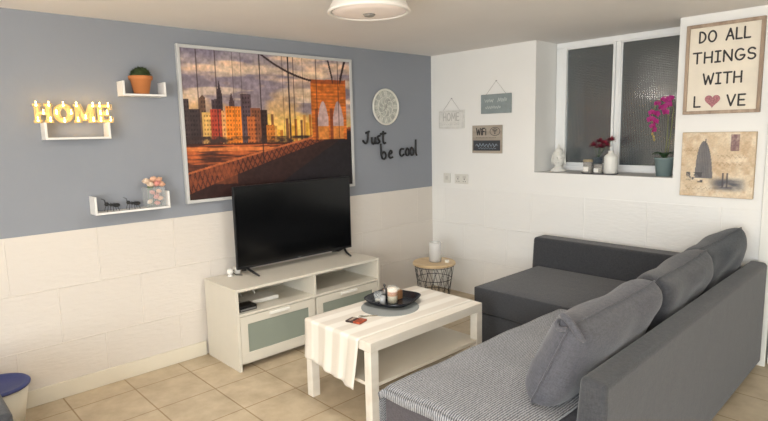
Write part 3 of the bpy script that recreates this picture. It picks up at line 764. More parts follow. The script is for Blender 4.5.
for i in range(2):
    y0 = .021+i*(bl_/2-.012); y1 = y0+bl_/2-.03
    fx0, fx1 = bd-.02, bd-.002; z0, z1 = .05, .35
    b = B(); w = .052
    box(b, fx0, y0, z0, fx1, y1, z0+.062); box(b, fx0, y0, z1-w, fx1, y1, z1); box(b, fx0, y0, z0+.062, fx1, y0+w, z1-w); box(b, fx0, y1-w, z0+.062, fx1, y1, z1-w)
    dw = obj('drawer', b, bw, bn, bevel=.001)
    b = B(); box(b, fx0+.004, y0+w, z0+.062, fx0+.012, y1-w, z1-w); obj('frosted_glass', b, pm('frosted_glass', (140, 148, 136), .35, spec=.6), dw, label='grey green frosted glass panel')
    yc = (y0+y1)/2
    b = B(); box(b, fx1, yc-.075, z1-.026, fx1+.014, yc+.075, z1-.008); obj('handle', b, pm('handle_white', (238, 236, 228), .35), dw, bevel=.003)

# television
tv = thing('television', 'black flat screen television on splayed feet on the tv bench', 'television', (.15, -1.636, .53), LW)
TW, TH = 1.0, .562
tvb = pm('tv_black_plastic', (22, 22, 24), .35)
b = B(); box(b, -TW/2, -.008, .044, TW/2, .012, .044+TH); box(b, -.36, .012, .07, .36, .05, .38); obj('tv_housing', b, tvb, tv, bevel=.003)
b = B(); box(b, -TW/2+.009, -.0092, .044+.018, TW/2-.009, -.0078, .044+TH-.009); obj('screen', b, pm('tv_glass', (8, 9, 11), .18, spec=.5), tv)
b = B(); box(b, -.014, -.0105, .049, .014, -.008, .056); obj('brand_mark', b, pm('mark_grey', (90, 90, 92), .5), tv)
for s in (-1, 1):
    b = B()
    for e in (-1, 1):
        tube(b, [(s*.43, .004, .05), (s*(.43-.02), e*.05, .022), (s*(.43-.03), e*.115, .006)], [.010, .009, .006], 8)
    obj('foot', b, tvb, tv, smooth=True)

# small things on and in the bench
rb = pm('glossy_white', (236, 234, 228), .25)
t = thing('mini_globe', 'small white round ornament beside the left foot of the television', 'ornament', (.105, -2.165, .53))
b = B(); lathe(b, [(0, 0), (.02, 0), (.02, .006), (.012, .01), (0, .01)], 20); obj('ornament_base', b, rb, t, smooth=True)
b = B(); ball(b, (0, 0, .031), .023, (1, 1, 1), 18, 12); obj('globe', b, pm('milky_ball', (226, 224, 218), .2), t, smooth=True)
t = thing('white_plug', 'white power plug with cable behind the left edge of the television', 'plug', (.075, -2.10, .53))
b = B(); box(b, -.02, -.02, 0, .02, .02, .05); obj('plug_body', b, rb, t, bevel=.006)
b = B(); tube(b, [(.0, -.02, .03), (.02, -.04, .02), (.05, -.03, .006), (.08, .0, .005)], .003, 6); obj('cable', b, tvb, t)
t = thing('router', 'flat white internet router with two antennas on the left open shelf', 'router', (.25, -2.06, .3695))
b = B(); box(b, -.075, -.13, 0, .075, .13, .028); obj('router_body', b, rb, t, bevel=.006)
for y in (-.07, .03):
    b = B(); tube(b, [(-.07, y, .028), (-.10, y-.03, .115)], .005, 8); obj('antenna', b, rb, t)
t = thing('set_top_box', 'small black and silver set top box in front of the white router', 'device', (.368, -2.215, .3695))
b = B(); box(b, -.05, -.062, 0, .05, .062, .034); obj('box_body', b, tvb, t, bevel=.004)
b = B(); box(b, .0502, -.055, .008, .052, .055, .018); obj('silver_strip', b, pm('silver', (170, 172, 175), .3, .8), t)

# ------------------------------------------------------------ coffee table
CX, CY = 1.0, -2.19
ct = thing('coffee_table', 'low white coffee table with a lower shelf in front of the sofa', 'table', (CX, CY, 0))
cw, cl, chh = .55, .895, .452
cm = wood('whitewashed_table', (218, 210, 196), (230, 224, 212), 1, 5, .45)
b = B(); box(b, 0, 0, chh-.05, cw, cl, chh); obj('tabletop', b, cm, ct, bevel=.002)
for x in (0, cw-.05):
    for y in (0, cl-.05):
        b = B(); box(b, x, y, 0, x+.05, y+.05, chh-.0505); obj('leg', b, cm, ct, bevel=.0015)
b = B(); box(b, .004, .012, .215, cw-.004, cl-.012, .232); obj('lower_shelf', b, pm('shelf_cream', (228, 219, 202), .5), ct)

# table runner
def cloth(name, fn, ns, nt_, th, mat, parent=None, uvf=None):
    bm = bmesh.new(); uvl = bm.loops.layers.uv.new('UVMap'); G = []
    for i in range(ns+1): G.append([bm.verts.new(fn(i/ns, j/nt_)) for j in range(nt_+1)])
    for i in range(ns):
        for j in range(nt_):
            f = bm.faces.new((G[i][j], G[i+1][j], G[i+1][j+1], G[i][j+1]))
            for l, (a, c) in zip(f.loops, ((i, j), (i+1, j), (i+1, j+1), (i, j+1))): l[uvl].uv = uvf(a/ns, c/nt_)
    me = bpy.data.meshes.new(name); bm.to_mesh(me); bm.free()
    o = link(name, me, mat, parent, smooth=True)
    md = o.modifiers.new('Solid', 'SOLIDIFY'); md.thickness = th; md.offset = 1
    return o
def runner(s, t):
    # s across (0 left .. 1 right), t along: first the hanging part, then over the top
    total = .27+.90; d = t*total; drop = .27-.05*(1-s)*0
    hang = .205+.06*s
    x = CX+.008+s*(.455+.02*t)
    if d < .27:
        q = 1-d/.27
        wob = .006*math.sin(s*14+1)*q+.004*math.sin(s*31)*q
        return (x-.02*q*s+.025*q*(1-s), CY-.006-.012*q-wob-.01*q*q, chh+.0015-hang*q)
    dd = d-.27
    return (x, CY-.006+dd*(cl+.002)/.90, chh+.0018)
rn = cloth('table_runner', runner, 40, 80, .002, stripe_mat('striped_linen', (228, 223, 212), (212, 204, 191), .125, True, .35), None, lambda s, t: (s*.455, t*1.17))
tag(rn, 'cream and beige striped table runner hanging over the near end of the coffee table', 'table runner')

# placemat, tray bowl and the things in it
TZ = chh+.004
pl = B(); 
lathe(pl, [(0, 0), (.17, 0), (.17, .003), (0, .003)], 48); o = obj('placemat', pl, pm('grey_felt', (140, 144, 142), .9, bump=.3, bscale=300), None); o.location = (1.215, -1.735, TZ); o.scale = (1, 1, 1); tag(o, 'round grey placemat under the black dish on the coffee table', 'placemat')
PZ = TZ+.003
def sq(bm, prof, n=64, p=3.2):
    rings = []
    for r, z in prof:
        if r < 1e-6: rings.append([bm.verts.new((0, 0, z))]); continue
        rr = []
        for i in range(n):
            a = 2*PI*i/n; c, s = math.cos(a), math.sin(a); k = (abs(c)**p+abs(s)**p)**(-1/p)
            corner = .5-.5*math.cos(4*a); zz = z+(.002*corner if z > .02 else 0)
            rr.append(bm.verts.new((r*k*c, r*k*s, zz)))
        rings.append(rr)
    for a, c in zip(rings, rings[1:]):
        for i in range(n):
            j = (i+1) % n
            if len(a) == 1: bm.faces.new((a[0], c[j], c[i]))
            elif len(c) == 1: bm.faces.new((a[i], a[j], c[0]))
            else: bm.faces.new((a[i], a[j], c[j], c[i]))
b = B(); sq(b, [(0, 0), (.09, 0), (.125, .012), (.15, .034), (.153, .034), (.128, .009), (.092, .005), (0, .005)])
o = obj('black_dish', b, pm('glossy_black_ceramic', (26, 28, 34), .22), None, smooth=True); o.location = (1.165, -1.665, PZ); o.rotation_euler = (0, 0, .25)
tag(o, 'square glossy black dish on the grey placemat holding a glass candle', 'dish')
DZ_ = PZ+.0055
t = thing('layered_candle', 'layered cream and brown candle in a glass standing in the black dish', 'candle', (1.185, -1.685, DZ_))
def layer_mat():
    m, nt, bs = newmat('layered_wax')
    tc = N(nt, 'ShaderNodeTexCoord'); sp = N(nt, 'ShaderNodeSeparateXYZ'); nt.links.new(tc.outputs['Object'], sp.inputs[0])
    rr = N(nt, 'ShaderNodeMapRange'); rr.inputs[1].default_value = 0; rr.inputs[2].default_value = .085; nt.links.new(sp.outputs[2], rr.inputs[0])
    cr = N(nt, 'ShaderNodeValToRGB'); e = cr.color_ramp.elements; e[0].position = 0; e[0].color = srgb(236, 224, 190); e[1].position = 1; e[1].color = srgb(240, 228, 208)
    for p_, c in ((.5, (236, 224, 190)), (.56, (188, 128, 72)), (.8, (176, 112, 62)), (.88, (240, 228, 208))): q = e.new(p_); q.color = srgb(*c)
    nt.links.new(rr.outputs[0], cr.inputs[0]); nt.links.new(cr.outputs[0], bs.inputs['Base Color']); bs.inputs['Roughness'].default_value = .5; return m
b = B(); lathe(b, [(0, .003), (.0285, .003), (.0305, .09), (0, .092)], 32); obj('wax', b, layer_mat(), t, smooth=True)
b = B(); lathe(b, [(0, 0), (.0305, 0), (.033, .10), (.0312, .10), (.0288, .0025), (0, .0025)], 32); obj('glass', b, gls, t, smooth=True)
t = thing('amber_tealight_holder', 'brown wooden block tealight holder behind the layered candle', 'candle holder', (1.145, -1.61, DZ_))
b = B(); box(b, -.024, -.026, 0, .024, .026, .055); obj('wood_block', b, wood('brown_block', (130, 92, 58), (162, 120, 80), 2, 20), t, bevel=.002)
b = B(); lathe(b, [(0, .0552), (.018, .0552), (.018, .064), (0, .064)], 24); obj('tealight', b, pm('wax_white', (235, 230, 218), .5), t, smooth=True)
t = thing('glass_votive', 'small clear glass votive in the black dish left of the candle', 'candle holder', (1.115, -1.735, DZ_))
b = B(); lathe(b, [(0, 0), (.024, 0), (.028, .06), (.0262, .06), (.0222, .004), (0, .004)], 24, rib=.05, nr=8); obj('glass', b, gls, t, smooth=True)
b = B(); lathe(b, [(0, .005), (.019, .005), (.019, .02), (0, .02)], 24); obj('tealight', b, pm('wax_grey', (200, 196, 186), .5), t, smooth=True)
t = thing('glass_votive', 'small frosted glass votive nearest the near rim of the black dish', 'candle holder', (1.165, -1.748, DZ_))
b = B(); lathe(b, [(0, 0), (.017, 0), (.019, .05), (.0172, .05), (.0152, .004), (0, .004)], 24); obj('glass', b, pm('frosted', (210, 212, 212), .3, alpha=.4), t, smooth=True)
t = thing('snuffer', 'dark metal candle lid with a knob in the black dish behind the candle', 'lid', (1.075, -1.645, DZ_))
b = B(); lathe(b, [(0, 0), (.03, 0), (.029, .045), (.012, .06), (.005, .062), (.005, .07), (.009, .077), (.006, .086), (0, .087)], 28); obj('lid_body', b, pm('pewter', (96, 94, 92), .35, .7), t, smooth=True)
# chocolates packet, pen
t = thing('sweet_packet', 'small black and red sweet packet lying near the table runner end', 'packet', (1.262, -2.035, TZ), .28)
b = B(); box(b, -.05, -.034, 0, .0, .034, .010); obj('dark_half', b, pm('packet_black', (58, 44, 42), .35), t, bevel=.003)
b = B(); box(b, .0005, -.036, 0, .048, .036, .012); obj('red_half', b, pm('packet_red', (176, 84, 56), .35, mott=.6, mscale=90), t, bevel=.004)
b = B()
for k in range(6): box(b, -.034, -.026+k*.009, .0100, -.018, -.021+k*.009, .0106)
obj('packet_print', b, pm('packet_print', (200, 180, 160), .5), t)
b = B(); tube(b, [(0, 0, .005), (.012, .04, .005), (.022, .075, .005)], [.0035, .0035, .0025], 8)
ball(b, (-.004, -.012, .0055), .011, (.8, 1.5, .4), 12, 8)
o = obj('teaspoon', b, pm('spoon_steel', (170, 165, 150), .25, .9), smooth=True); o.location = (1.235, -1.96, TZ); o.rotation_euler = (0, 0, -.35); tag(o, 'silver teaspoon beside the grey placemat on the coffee table', 'spoon')

# ------------------------------------------------------------ corner sofa
sf = thing('corner_sofa', 'dark grey fabric corner sofa with a chaise along the back wall', 'sofa', (2.0, -1.2, 0))
ox, oy = 2.0, -1.2
fab = fabric('dark_grey_weave', (55, 56, 59), (69, 70, 73), 300, .12)
fab2 = fabric('sofa_base_weave', (70, 66, 70), (86, 82, 86), 300, .1)
def sbox(name, x0, x1, y0, y1, z0, z1, bev, mat=fab, segs=4, label=None):
    b = B(); box(b, x0-ox, y0-oy, z0, x1-ox, y1-oy, z1); return obj(name, b, mat, sf, bevel=bev, segs=segs, label=label)
sbox('sofa_base', 1.925, 2.575, -2.44, -1.06, .035, .275, .012, fab2)
sbox('chaise_base', 1.295, 2.575, -1.04, -.285, .035, .285, .015)
def puffy(name, x0, x1, y0, y1, z0, z1, puff, mat, rim_drop=.018):
    bm = bmesh.new(); n = 14; G = []
    b0 = [[None]*(n+1) for _ in range(n+1)]
    def P(u, v, top):
        e = (max(0, 1-abs(2*u-1)**6)*max(0, 1-abs(2*v-1)**6))
        return (x0+(x1-x0)*u-ox, y0+(y1-y0)*v-oy, z1-rim_drop+(rim_drop+puff)*e**.6 if top else z0)
    T = [[bm.verts.new(P(i/n, j/n, True)) for j in range(n+1)] for i in range(n+1)]
    for i in range(n):
        for j in range(n): bm.faces.new((T[i][j], T[i+1][j], T[i+1][j+1], T[i][j+1]))
    rim = [T[i][0] for i in range(n)]+[T[n][j] for j in range(n)]+[T[i][n] for i in range(n, 0, -1)]+[T[0][j] for j in range(n, 0, -1)]
    bt = [bm.verts.new((v.co.x, v.co.y, z0)) for v in rim]
    for k in range(len(rim)): bm.faces.new((rim[k], bt[k], bt[(k+1) % len(rim)], rim[(k+1) % len(rim)]))
    bm.faces.new(bt)
    return obj(name, bm, mat, sf, smooth=True, bevel=.008, segs=2)
puffy('chaise_seat', 1.30, 2.57, -1.05, -.275, .288, .456, .003, fab, .004)
puffy('seat_cushion', 1.93, 2.60, -2.455, -1.056, .278, .438, .010, fab2)
# long back: wedge section extruded along y
b = B(); prof = [(2.577, .035), (2.715, .035), (2.715, .655), (2.622, .66)]
y0, y1 = -2.255, -.045
A = [b.verts.new((x+.037-ox, y0-oy, z)) for x, z in prof]; C = [b.verts.new((x-.012-ox, y1-oy, z)) for x, z in prof]
b.faces.new(A); b.faces.new(C[::-1])
for i in range(4): b.faces.new((A[i], C[i], C[(i+1) % 4], A[(i+1) % 4]))
obj('sofa_back', b, fab, sf, bevel=.022, segs=5)
b = B(); prof = [(-.275, .035), (-.275+.0, .288), (-.245, .66), (-.09, .66), (-.06, .035)]
A = [b.verts.new((1.238-ox, y-oy, z)) for y, z in prof]; C = [b.verts.new((2.58-ox, y-oy, z)) for y, z in prof]
b.faces.new(A); b.faces.new(C[::-1])
for i in range(5): b.faces.new((A[i], C[i], C[(i+1) % 5], A[(i+1) % 5]))
obj('armrest', b, fab, sf, bevel=.025, segs=5)
ft = pm('black_plastic_foot', (30, 30, 30), .6)
for x, y in ((1.97, -2.38), (2.5, -2.38), (1.34, -1.0), (1.34, -.34), (1.97, -1.12), (2.64, -2.2), (2.64, -.1)):
    b = B(); lathe(b, [(0, 0), (.02, 0), (.024, .0345), (0, .0345)], 16, (x-ox, y-oy, 0)); obj('foot', b, ft, sf)

# woven blanket over the long seat
def blanket(s, t):
    W1, W2 = .30, .66            # left drop, top width
    d = s*(W1+W2); L1, L2 = .034, 1.385; e = t*(L1+L2)
    x0 = 1.922; y0 = -2.468
    zt = .4555
    if d < W1: x = x0-.006+.004*math.sin(e*25)*(1-d/W1); z = zt-.03-(W1-d-.03 if W1-d > .03 else 0)
    else: x = x0+(d-W1)*.985; z = zt
    k = d-W1
    r = .035
    if 0 <= k < r: z = zt-(r-k)**2/r*.8; 
    elif -.0 > k: z = zt-r*.8+k; 
    if e < L1: y = y0-.006; z2 = L1-e; z = z-min(.02, z2*.6)-max(0, z2-.02)
    else:
        y = y0+(e-L1); q = e-L1
        if q < r: z -= (r-q)**2/r*.55
        if q > L2-r: z -= (q-L2+r)**2/r*.3
    z += .0025*math.sin(x*23+y*7)+.002*math.sin(y*19+1)
    if k > 0 and t > 0: z += .006*math.exp(-((x-2.3)**2)/.05)
    return (x, y, z)
bk = cloth('woven_blanket', blanket, 90, 120, .006, stripe_mat('grey_white_weave', (166, 167, 170), (86, 88, 92), .0105, True, .7, 5.0), None, lambda s, t: (s*.96, t*1.425))
tag(bk, 'grey and white finely striped woven blanket spread over the long sofa seat', 'blanket')

def pillow(L, Hh, T, seed, pinch=.03):
    bm = bmesh.new(); nu, nv = 36, 24; rnd = random.Random(seed); ph = [rnd.uniform(0, 6) for _ in range(6)]
    grids = []
    for sd in (-1, 1):
        G = []
        for i in range(nu+1):
            row = []
            for j in range(nv+1):
                u = -1+2*i/nu; v = -1+2*j/nv
                th = T/2*max(0, 1-abs(u)**7)**.5*max(0, 1-abs(v)**4)**.5
                w = .006*math.sin(u*4+v*3+ph[0])+.003*math.sin(u*7-v*5+ph[1])+.0012*math.sin(v*13+u*4+ph[2])
                th += w*min(1, th/(T*.2))
                ex = 1-pinch*(1-abs(v)**2.0)*(abs(u)**3); ez = 1-pinch*1.2*(1-abs(u)**2)*(abs(v)**3)
                sag = -.012*(1-u*u)*(1 if v > 0 else 0)*v; kc = 1-.06*(abs(u)**7)*(abs(v)**7); ex *= kc; ez *= kc
                row.append((i, j, (sd*th, u*L/2*ex, v*Hh/2*ez+sag)))
            G.append(row)
        grids.append(G)
    V = {}
    def gv(sd, i, j):
        edge = i in (0, nu) or j in (0, nv); k = ('e', i, j) if edge else (sd, i, j)
        if k not in V:
            c = grids[sd][i][j][2]
            V[k] = bm.verts.new((0, c[1], c[2]) if edge else c)
        return V[k]
    for sd in (0, 1):
        for i in range(nu):
            for j in range(nv):
                q = (gv(sd, i, j), gv(sd, i+1, j), gv(sd, i+1, j+1), gv(sd, i, j+1)); bm.faces.new(q if sd else q[::-1])
    rim = [(0, -L/2+0, 0)]
    edge = [(i, 0) for i in range(nu)]+[(nu, j) for j in range(nv)]+[(i, nv) for i in range(nu, 0, -1)]+[(0, j) for j in range(nv, 0, -1)]
    pts = [tuple(V[('e', i, j)].co) for i, j in edge]
    return bm, pts
cush = [('large grey back cushion nearest the camera end of the sofa, with gathered corner', (2.515, -1.82, .637), .80, .39, .20, (0.0, .42, .02), (74, 74, 79), (90, 90, 96)),
        ('middle grey back cushion standing between the other two on the sofa', (2.50, -1.055, .65), .71, .38, .20, (0.03, .42, .03), (64, 65, 69), (79, 80, 84)),
        ('darkest grey back cushion tilted in the far corner of the sofa by the wall', (2.49, -.43, .66), .60, .42, .19, (.10, .36, -.06), (54, 58, 64), (68, 72, 78))]
for i, (lab, loc, L_, h_, T_, rot, c1, c2) in enumerate(cush):
    t = thing('sofa_cushion', lab, 'cushion', loc, 0, 'back cushions leaning on the corner sofa', rot)
    m_ = fabric('cushion_weave_%s' % ('light', 'mid', 'dark')[i], c1, c2, 240, .14)
    bm, pts = pillow(L_, h_, T_, i+4)
    obj('cushion_body', bm, m_, t, smooth=True, sub=1)
    b = B(); tube(b, pts, .0035, 6, closed=True); obj('piping', b, m_, t, smooth=True)
    if i == 0:
        b = B()
        tube(b, [(-.055, -.345, .17), (-.045, -.375, .195), (-.01, -.39, .20), (.02, -.388, .185), (.045, -.38, .165), (.06, -.36, .15)], [.008, .014, .013, .013, .013, .007], 10)
        tube(b, [(-.055, -.35, .165), (-.05, -.385, .15), (-.02, -.395, .15), (.0, -.392, .175)], [.007, .011, .011, .008], 10)
        obj('gathered_ear', b, m_, t, smooth=True, sub=1)

# ------------------------------------------------------------ wire basket side table
st = thing('basket_side_table', 'round wire basket side table with a light wooden lid in the corner', 'side table', (.435, -.47, -.0))
b = B(); lathe(b, [(0, .357), (.165, .357), (.180, .363), (.180, .377), (.174, .383), (0, .383)], 48); obj('wooden_lid', b, wood('light_oak', (196, 168, 128), (216, 192, 154), 0, 8, .5), st, bevel=.001)
bwm = pm('black_wire_metal', (48, 50, 54), .5, .3)
b = B(); n = 14; R0, R1 = .115, .163
for k in range(n):
    for d in (1, -1):
        pts = []
        for q in range(9):
            f = q/8; a = 2*PI*(k+d*f*1.5)/n; r = R0+(R1-R0)*f; pts.append((r*math.cos(a), r*math.sin(a), .005+.34*f))
        tube(b, pts, .0019, 5)
for z, r in ((.005, R0), (.12, R0+.0155), (.24, R0+.032), (.35, R1)):
    tube(b, [(r*math.cos(2*PI*i/36), r*math.sin(2*PI*i/36), z) for i in range(36)], .0026, 6, closed=True)
for k in range(6):
    a = PI*k/6; tube(b, [(-R0*math.cos(a), -R0*math.sin(a), .005), (R0*math.cos(a), R0*math.sin(a), .005)], .0018, 5)
obj('wire_basket', b, bwm, st)
t = thing('lantern', 'white frosted cylinder candle lantern on the wooden lid of the basket table', 'lantern', (.44, -.46, .383))
b = B(); lathe(b, [(0, 0), (.05, 0), (.052, .01), (.052, .155), (.047, .165), (.045, .165), (.05, .155), (.049, .012), (0, .012)], 32); obj('glass_cylinder', b, pm('frosted_white_glass', (240, 240, 238), .3, alpha=.45), t, smooth=True)
b = B(); lathe(b, [(0, .0125), (.032, .0125), (.032, .10), (0, .10)], 24); obj('pillar_candle', b, pm('ivory_wax', (240, 236, 226), .5), t)
t = thing('tealight', 'tiny white tealight to the right of the lantern on the basket table', 'candle', (.535, -.42, .383))
b = B(); lathe(b, [(0, 0), (.019, 0), (.019, .017), (.016, .018), (0, .014)], 20); obj('tealight_cup', b, pm('ivory_wax', (240, 236, 226), .5), t)
b = B(); tube(b, [(0, 0, .014), (0, .001, .022)], .0012, 5); obj('wick', b, tvb, t)

# ------------------------------------------------------------ window sill things
SZ = RZ+.001
t = thing('buddha_head', 'small white Buddha head figurine at the left end of the window sill', 'figurine', (1.215, .15, SZ), rot=(0, 0, .35)); t.scale = (1.15, 1.15, 1.15)
cer = pm('white_ceramic', (228, 227, 220), .4)
b = B()
lathe(b, [(0, 0), (.05, 0), (.052, .012), (.03, .026), (.027, .045), (0, .05)], 28)
ball(b, (0, 0, .09), .05, (.86, .9, 1.12), 28, 20)
ball(b, (0, -.012, .072), .036, (.9, .9, 1), 20, 14)
ball(b, (0, .004, .142), .026, (1, 1, .9), 20, 12); lathe(b, [(.014, 0), (.010, .015), (.004, .032), (0, .04)], 16, (0, .004, .157))
for s in (-1, 1): ball(b, (s*.044, .004, .075), .011, (.5, .8, 2.4), 12, 10)
tube(b, [(0, -.044, .1), (0, -.053, .083), (0, -.05, .076)], [.004, .007, .006], 8)
for s in (-1, 1):
    tube(b, [(s*.006, -.043, .103), (s*.018, -.042, .108), (s*.032, -.032, .102)], .0025, 6)
    tube(b, [(s*.008, -.044, .094), (s*.018, -.042, .09), (s*.029, -.034, .094)], .003, 6)
tube(b, [(-.013, -.044, .063), (0, -.049, .061), (.013, -.044, .063)], .0035, 6)
rnd = random.Random(5)
for i in range(90):
    u = rnd.uniform(.15, 1); a = 2*PI*i*.618; s_ = math.sqrt(1-u*u); p = Vector((.043*s_*math.cos(a), .045*s_*math.sin(a)+.004, .09+.056*u))
    if p.y > -.03 or p.z > .125: ball(b, p, .0058, (1, 1, 1), 8, 6)
obj('head', b, cer, t, smooth=True)
t = thing('slate_tray', 'dark oval tray on the window sill under the jars and white bottle', 'tray', (1.585, .085, SZ))
b = B(); lathe(b, [(0, 0), (.13, 0), (.142, .008), (.138, .008), (.128, .004), (0, .004)], 40, sy=.55); obj('tray_body', b, pm('slate_tray_metal', (88, 88, 92), .5, .3), t, smooth=True)
TZ2 = SZ+.0045
def jar(x, y, r, h, label, lid):
    t = thing('candle_jar', label, 'candle', (x, y, TZ2), group='candle jars on the sill tray')
    b = B(); lathe(b, [(0, 0), (r, 0), (r, h), (r*.94, h), (r*.94, .004), (0, .004)], 28); obj('jar_glass', b, pm('smoky_glass', (200, 196, 188), .08, alpha=.35), t, smooth=True)
    b = B(); lathe(b, [(0, .005), (r*.9, .005), (r*.9, h*.62), (0, h*.62)], 24); obj('wax', b, pm('ivory_wax', (240, 236, 226), .5), t)
    b = B(); box(b, -r*.55, -r*1.04, h*.18, r*.55, -r*.86, h*.58); obj('paper_label', b, pm('label_paper', (232, 230, 224), .7), t)
    if lid:
        b = B(); lathe(b, [(0, h+.0005), (r*1.04, h+.0005), (r*1.04, h+.016), (0, h+.018)], 28); obj('jar_lid', b, pm('cork_lid', (168, 152, 124), .6), t, smooth=True)
jar(1.505, .065, .034, .085, 'taller candle jar with a tan lid at the left of the sill tray', True)
jar(1.59, .05, .030, .07, 'shorter open candle jar in the middle of the sill tray', False)
t = thing('white_bottle_vase', 'white ribbed bottle vase at the right end of the sill tray', 'vase', (1.665, .095, TZ2))
b = B(); lathe(b, [(0, 0), (.042, 0), (.048, .006), (.048, .118), (.042, .132), (.024, .145), (.018, .152), (.02, .168), (.015, .168), (.013, .15), (0, .148)], 48, rib=.012, nr=12); obj('bottle_body', b, cer, t, smooth=True)
t = thing('dark_glass_vase', 'short dark smoked glass vase of red flowers behind the candle jars', 'vase', (1.53, .16, SZ))
b = B(); lathe(b, [(0, 0), (.034, 0), (.034, .02), (.04, .12), (.037, .12), (.031, .022), (.031, .004), (0, .004)], 28); obj('vase_body', b, pm('smoked_glass', (92, 104, 112), .06, alpha=.6), t, smooth=True)
fl = thing('red_flowers', 'dark red feathery flowers in the smoked glass vase on the sill', 'flowers', (1.55, .145, SZ+.006))
b = B(); rnd = random.Random(21); heads = []
for i in range(6):
    hx, hy, hz = (-.045, .0, .045, .09, .02, .07)[i], (.0, .01, -.01, .0, -.03, -.03)[i], (.2, .228, .215, .24, .19, .2)[i]; heads.append((hx, hy, hz))
    tube(b, [(-.02+rnd.uniform(-.01, .01), rnd.uniform(0, .02), .005), (-.01, .01, .11), (hx, hy, hz)], .0018, 5)
obj('stems', b, gm, fl)
red = pm('crimson_petal', (138, 32, 58), .7, mott=.4, mscale=60)
for hx, hy, hz in heads:
    b = B()
    for k in range(110):
        a = rnd.uniform(0, 2*PI); u = rnd.uniform(-.3, 1); s_ = math.sqrt(1-u*u); d = Vector((s_*math.cos(a), s_*math.sin(a), u)); r = rnd.uniform(.024, .042)
        sd = d.cross(Vector((0, .3, 1))).normalized()*.0032; p = d*r
        vs_ = [b.verts.new(Vector((0, 0, 0))), b.verts.new(p*.7-sd), b.verts.new(p), b.verts.new(p*.7+sd)]
        b.faces.new(vs_)
    o = obj('blossom', b, red, fl); o.location = (hx, hy, hz)
t = thing('potted_orchid', 'magenta orchid in a grey green pot at the right end of the window sill', 'plant', (2.03, .115, SZ))
b = B(); lathe(b, [(0, 0), (.047, 0), (.062, .118), (.065, .12), (.065, .128), (.059, .128), (.056, .11), (0, .11)], 36); obj('plant_pot', b, pm('sage_ceramic', (124, 142, 142), .5), t, smooth=True)
b = B(); lathe(b, [(0, .112), (.055, .1105), (0, .1105)], 20); obj('bark', b, pm('bark', (70, 58, 44), .9), t)
og = pm('orchid_leaf', (50, 74, 46), .45)
def leaf(bm, a, L_, w_, lift):
    n = 8; prev = None
    for i in range(n+1):
        f = i/n; wv = w_*math.sin(PI*min(1, f*.92+.08))**.7; r = f*L_; z = .115+lift*math.sin(f*PI*.75)
        c = Vector((r*math.cos(a), r*math.sin(a), z)); s_ = Vector((-math.sin(a), math.cos(a), 0))*wv/2
        row = [bm.verts.new(c-s_+Vector((0, 0, .006))), bm.verts.new(c), bm.verts.new(c+s_+Vector((0, 0, .006)))]
        if prev:
            for k in range(2): bm.faces.new((prev[k], row[k], row[k+1], prev[k+1]))
        prev = row
for a in (PI, -PI*.65, .1, -PI*.4):
    b = B(); leaf(b, a, .082 if abs(a) > .5 else .06, .04, .045); o = obj('leaf', b, og, t, smooth=True); md = o.modifiers.new('S', 'SOLIDIFY'); md.thickness = .002
stem1 = [(0, 0, .11), (.01, .0, .25), (.012, 0, .4), (.0, -.005, .47), (-.025, -.01, .52), (-.06, -.015, .505), (-.085, -.02, .43), (-.085, -.02, .33), (-.07, -.02, .26)]
stem2 = [(.01, .01, .11), (.03, .01, .3), (.04, .01, .45), (.03, 0, .5), (.0, 0, .535)]
b = B(); tube(b, stem1, .003, 6); tube(b, stem2, .003, 6); obj('stem', b, pm('orchid_stem', (120, 124, 76), .5), t, smooth=True)
pet = pm('magenta_petal', (176, 44, 128), .6, mott=.3, mscale=50); lipm = pm('orchid_lip', (150, 20, 96), .5)
rnd = random.Random(8)
spots = [(-.03, .555), (-.07, .53), (-.035, .50), (-.10, .47), (-.06, .46), (-.11, .425), (-.075, .41), (-.10, .38), (.01, .55), (.02, .515), (-.005, .47), (.035, .56), (-.085, .35)]
for x, z in spots:
    x = x*.85+.004; z -= .035
    fb = B(); r = .026+rnd.uniform(-.004, .004)
    for k, (aa, lw, ll) in enumerate(((90, .42, 1), (210, .42, .95), (330, .42, .95), (20, .75, 1), (160, .75, 1))):
        M = Matrix.Rotation(math.radians(-aa), 4, 'Y') @ Matrix.Translation((r*.5*ll, 0, 0)) @ Matrix.Rotation(.2, 4, 'Z')
        ball(fb, (0, 0, 0), r*.55, (1, .10, lw*1.2), 8, 6, M)
    fo = obj('blossom', fb, pet, t, smooth=True); fo.location = (x, -.03+rnd.uniform(-.012, .012), z); fo.rotation_euler = (rnd.uniform(-.4, .3), rnd.uniform(-.5, .5), rnd.uniform(-.5, .7))
    lb = B(); ball(lb, (0, -.008, -.006), .007, (1, 1, 1.2), 8, 6); obj('lip', lb, lipm, fo, smooth=True)
b = B()
for x, z in ((-.08, .29), (-.07, .27), (-.066, .25)): ball(b, (x, -.02, z), .008, (1, 1, 1.3), 8, 6)
obj('buds', b, pm('orchid_bud', (170, 150, 90), .5), t)

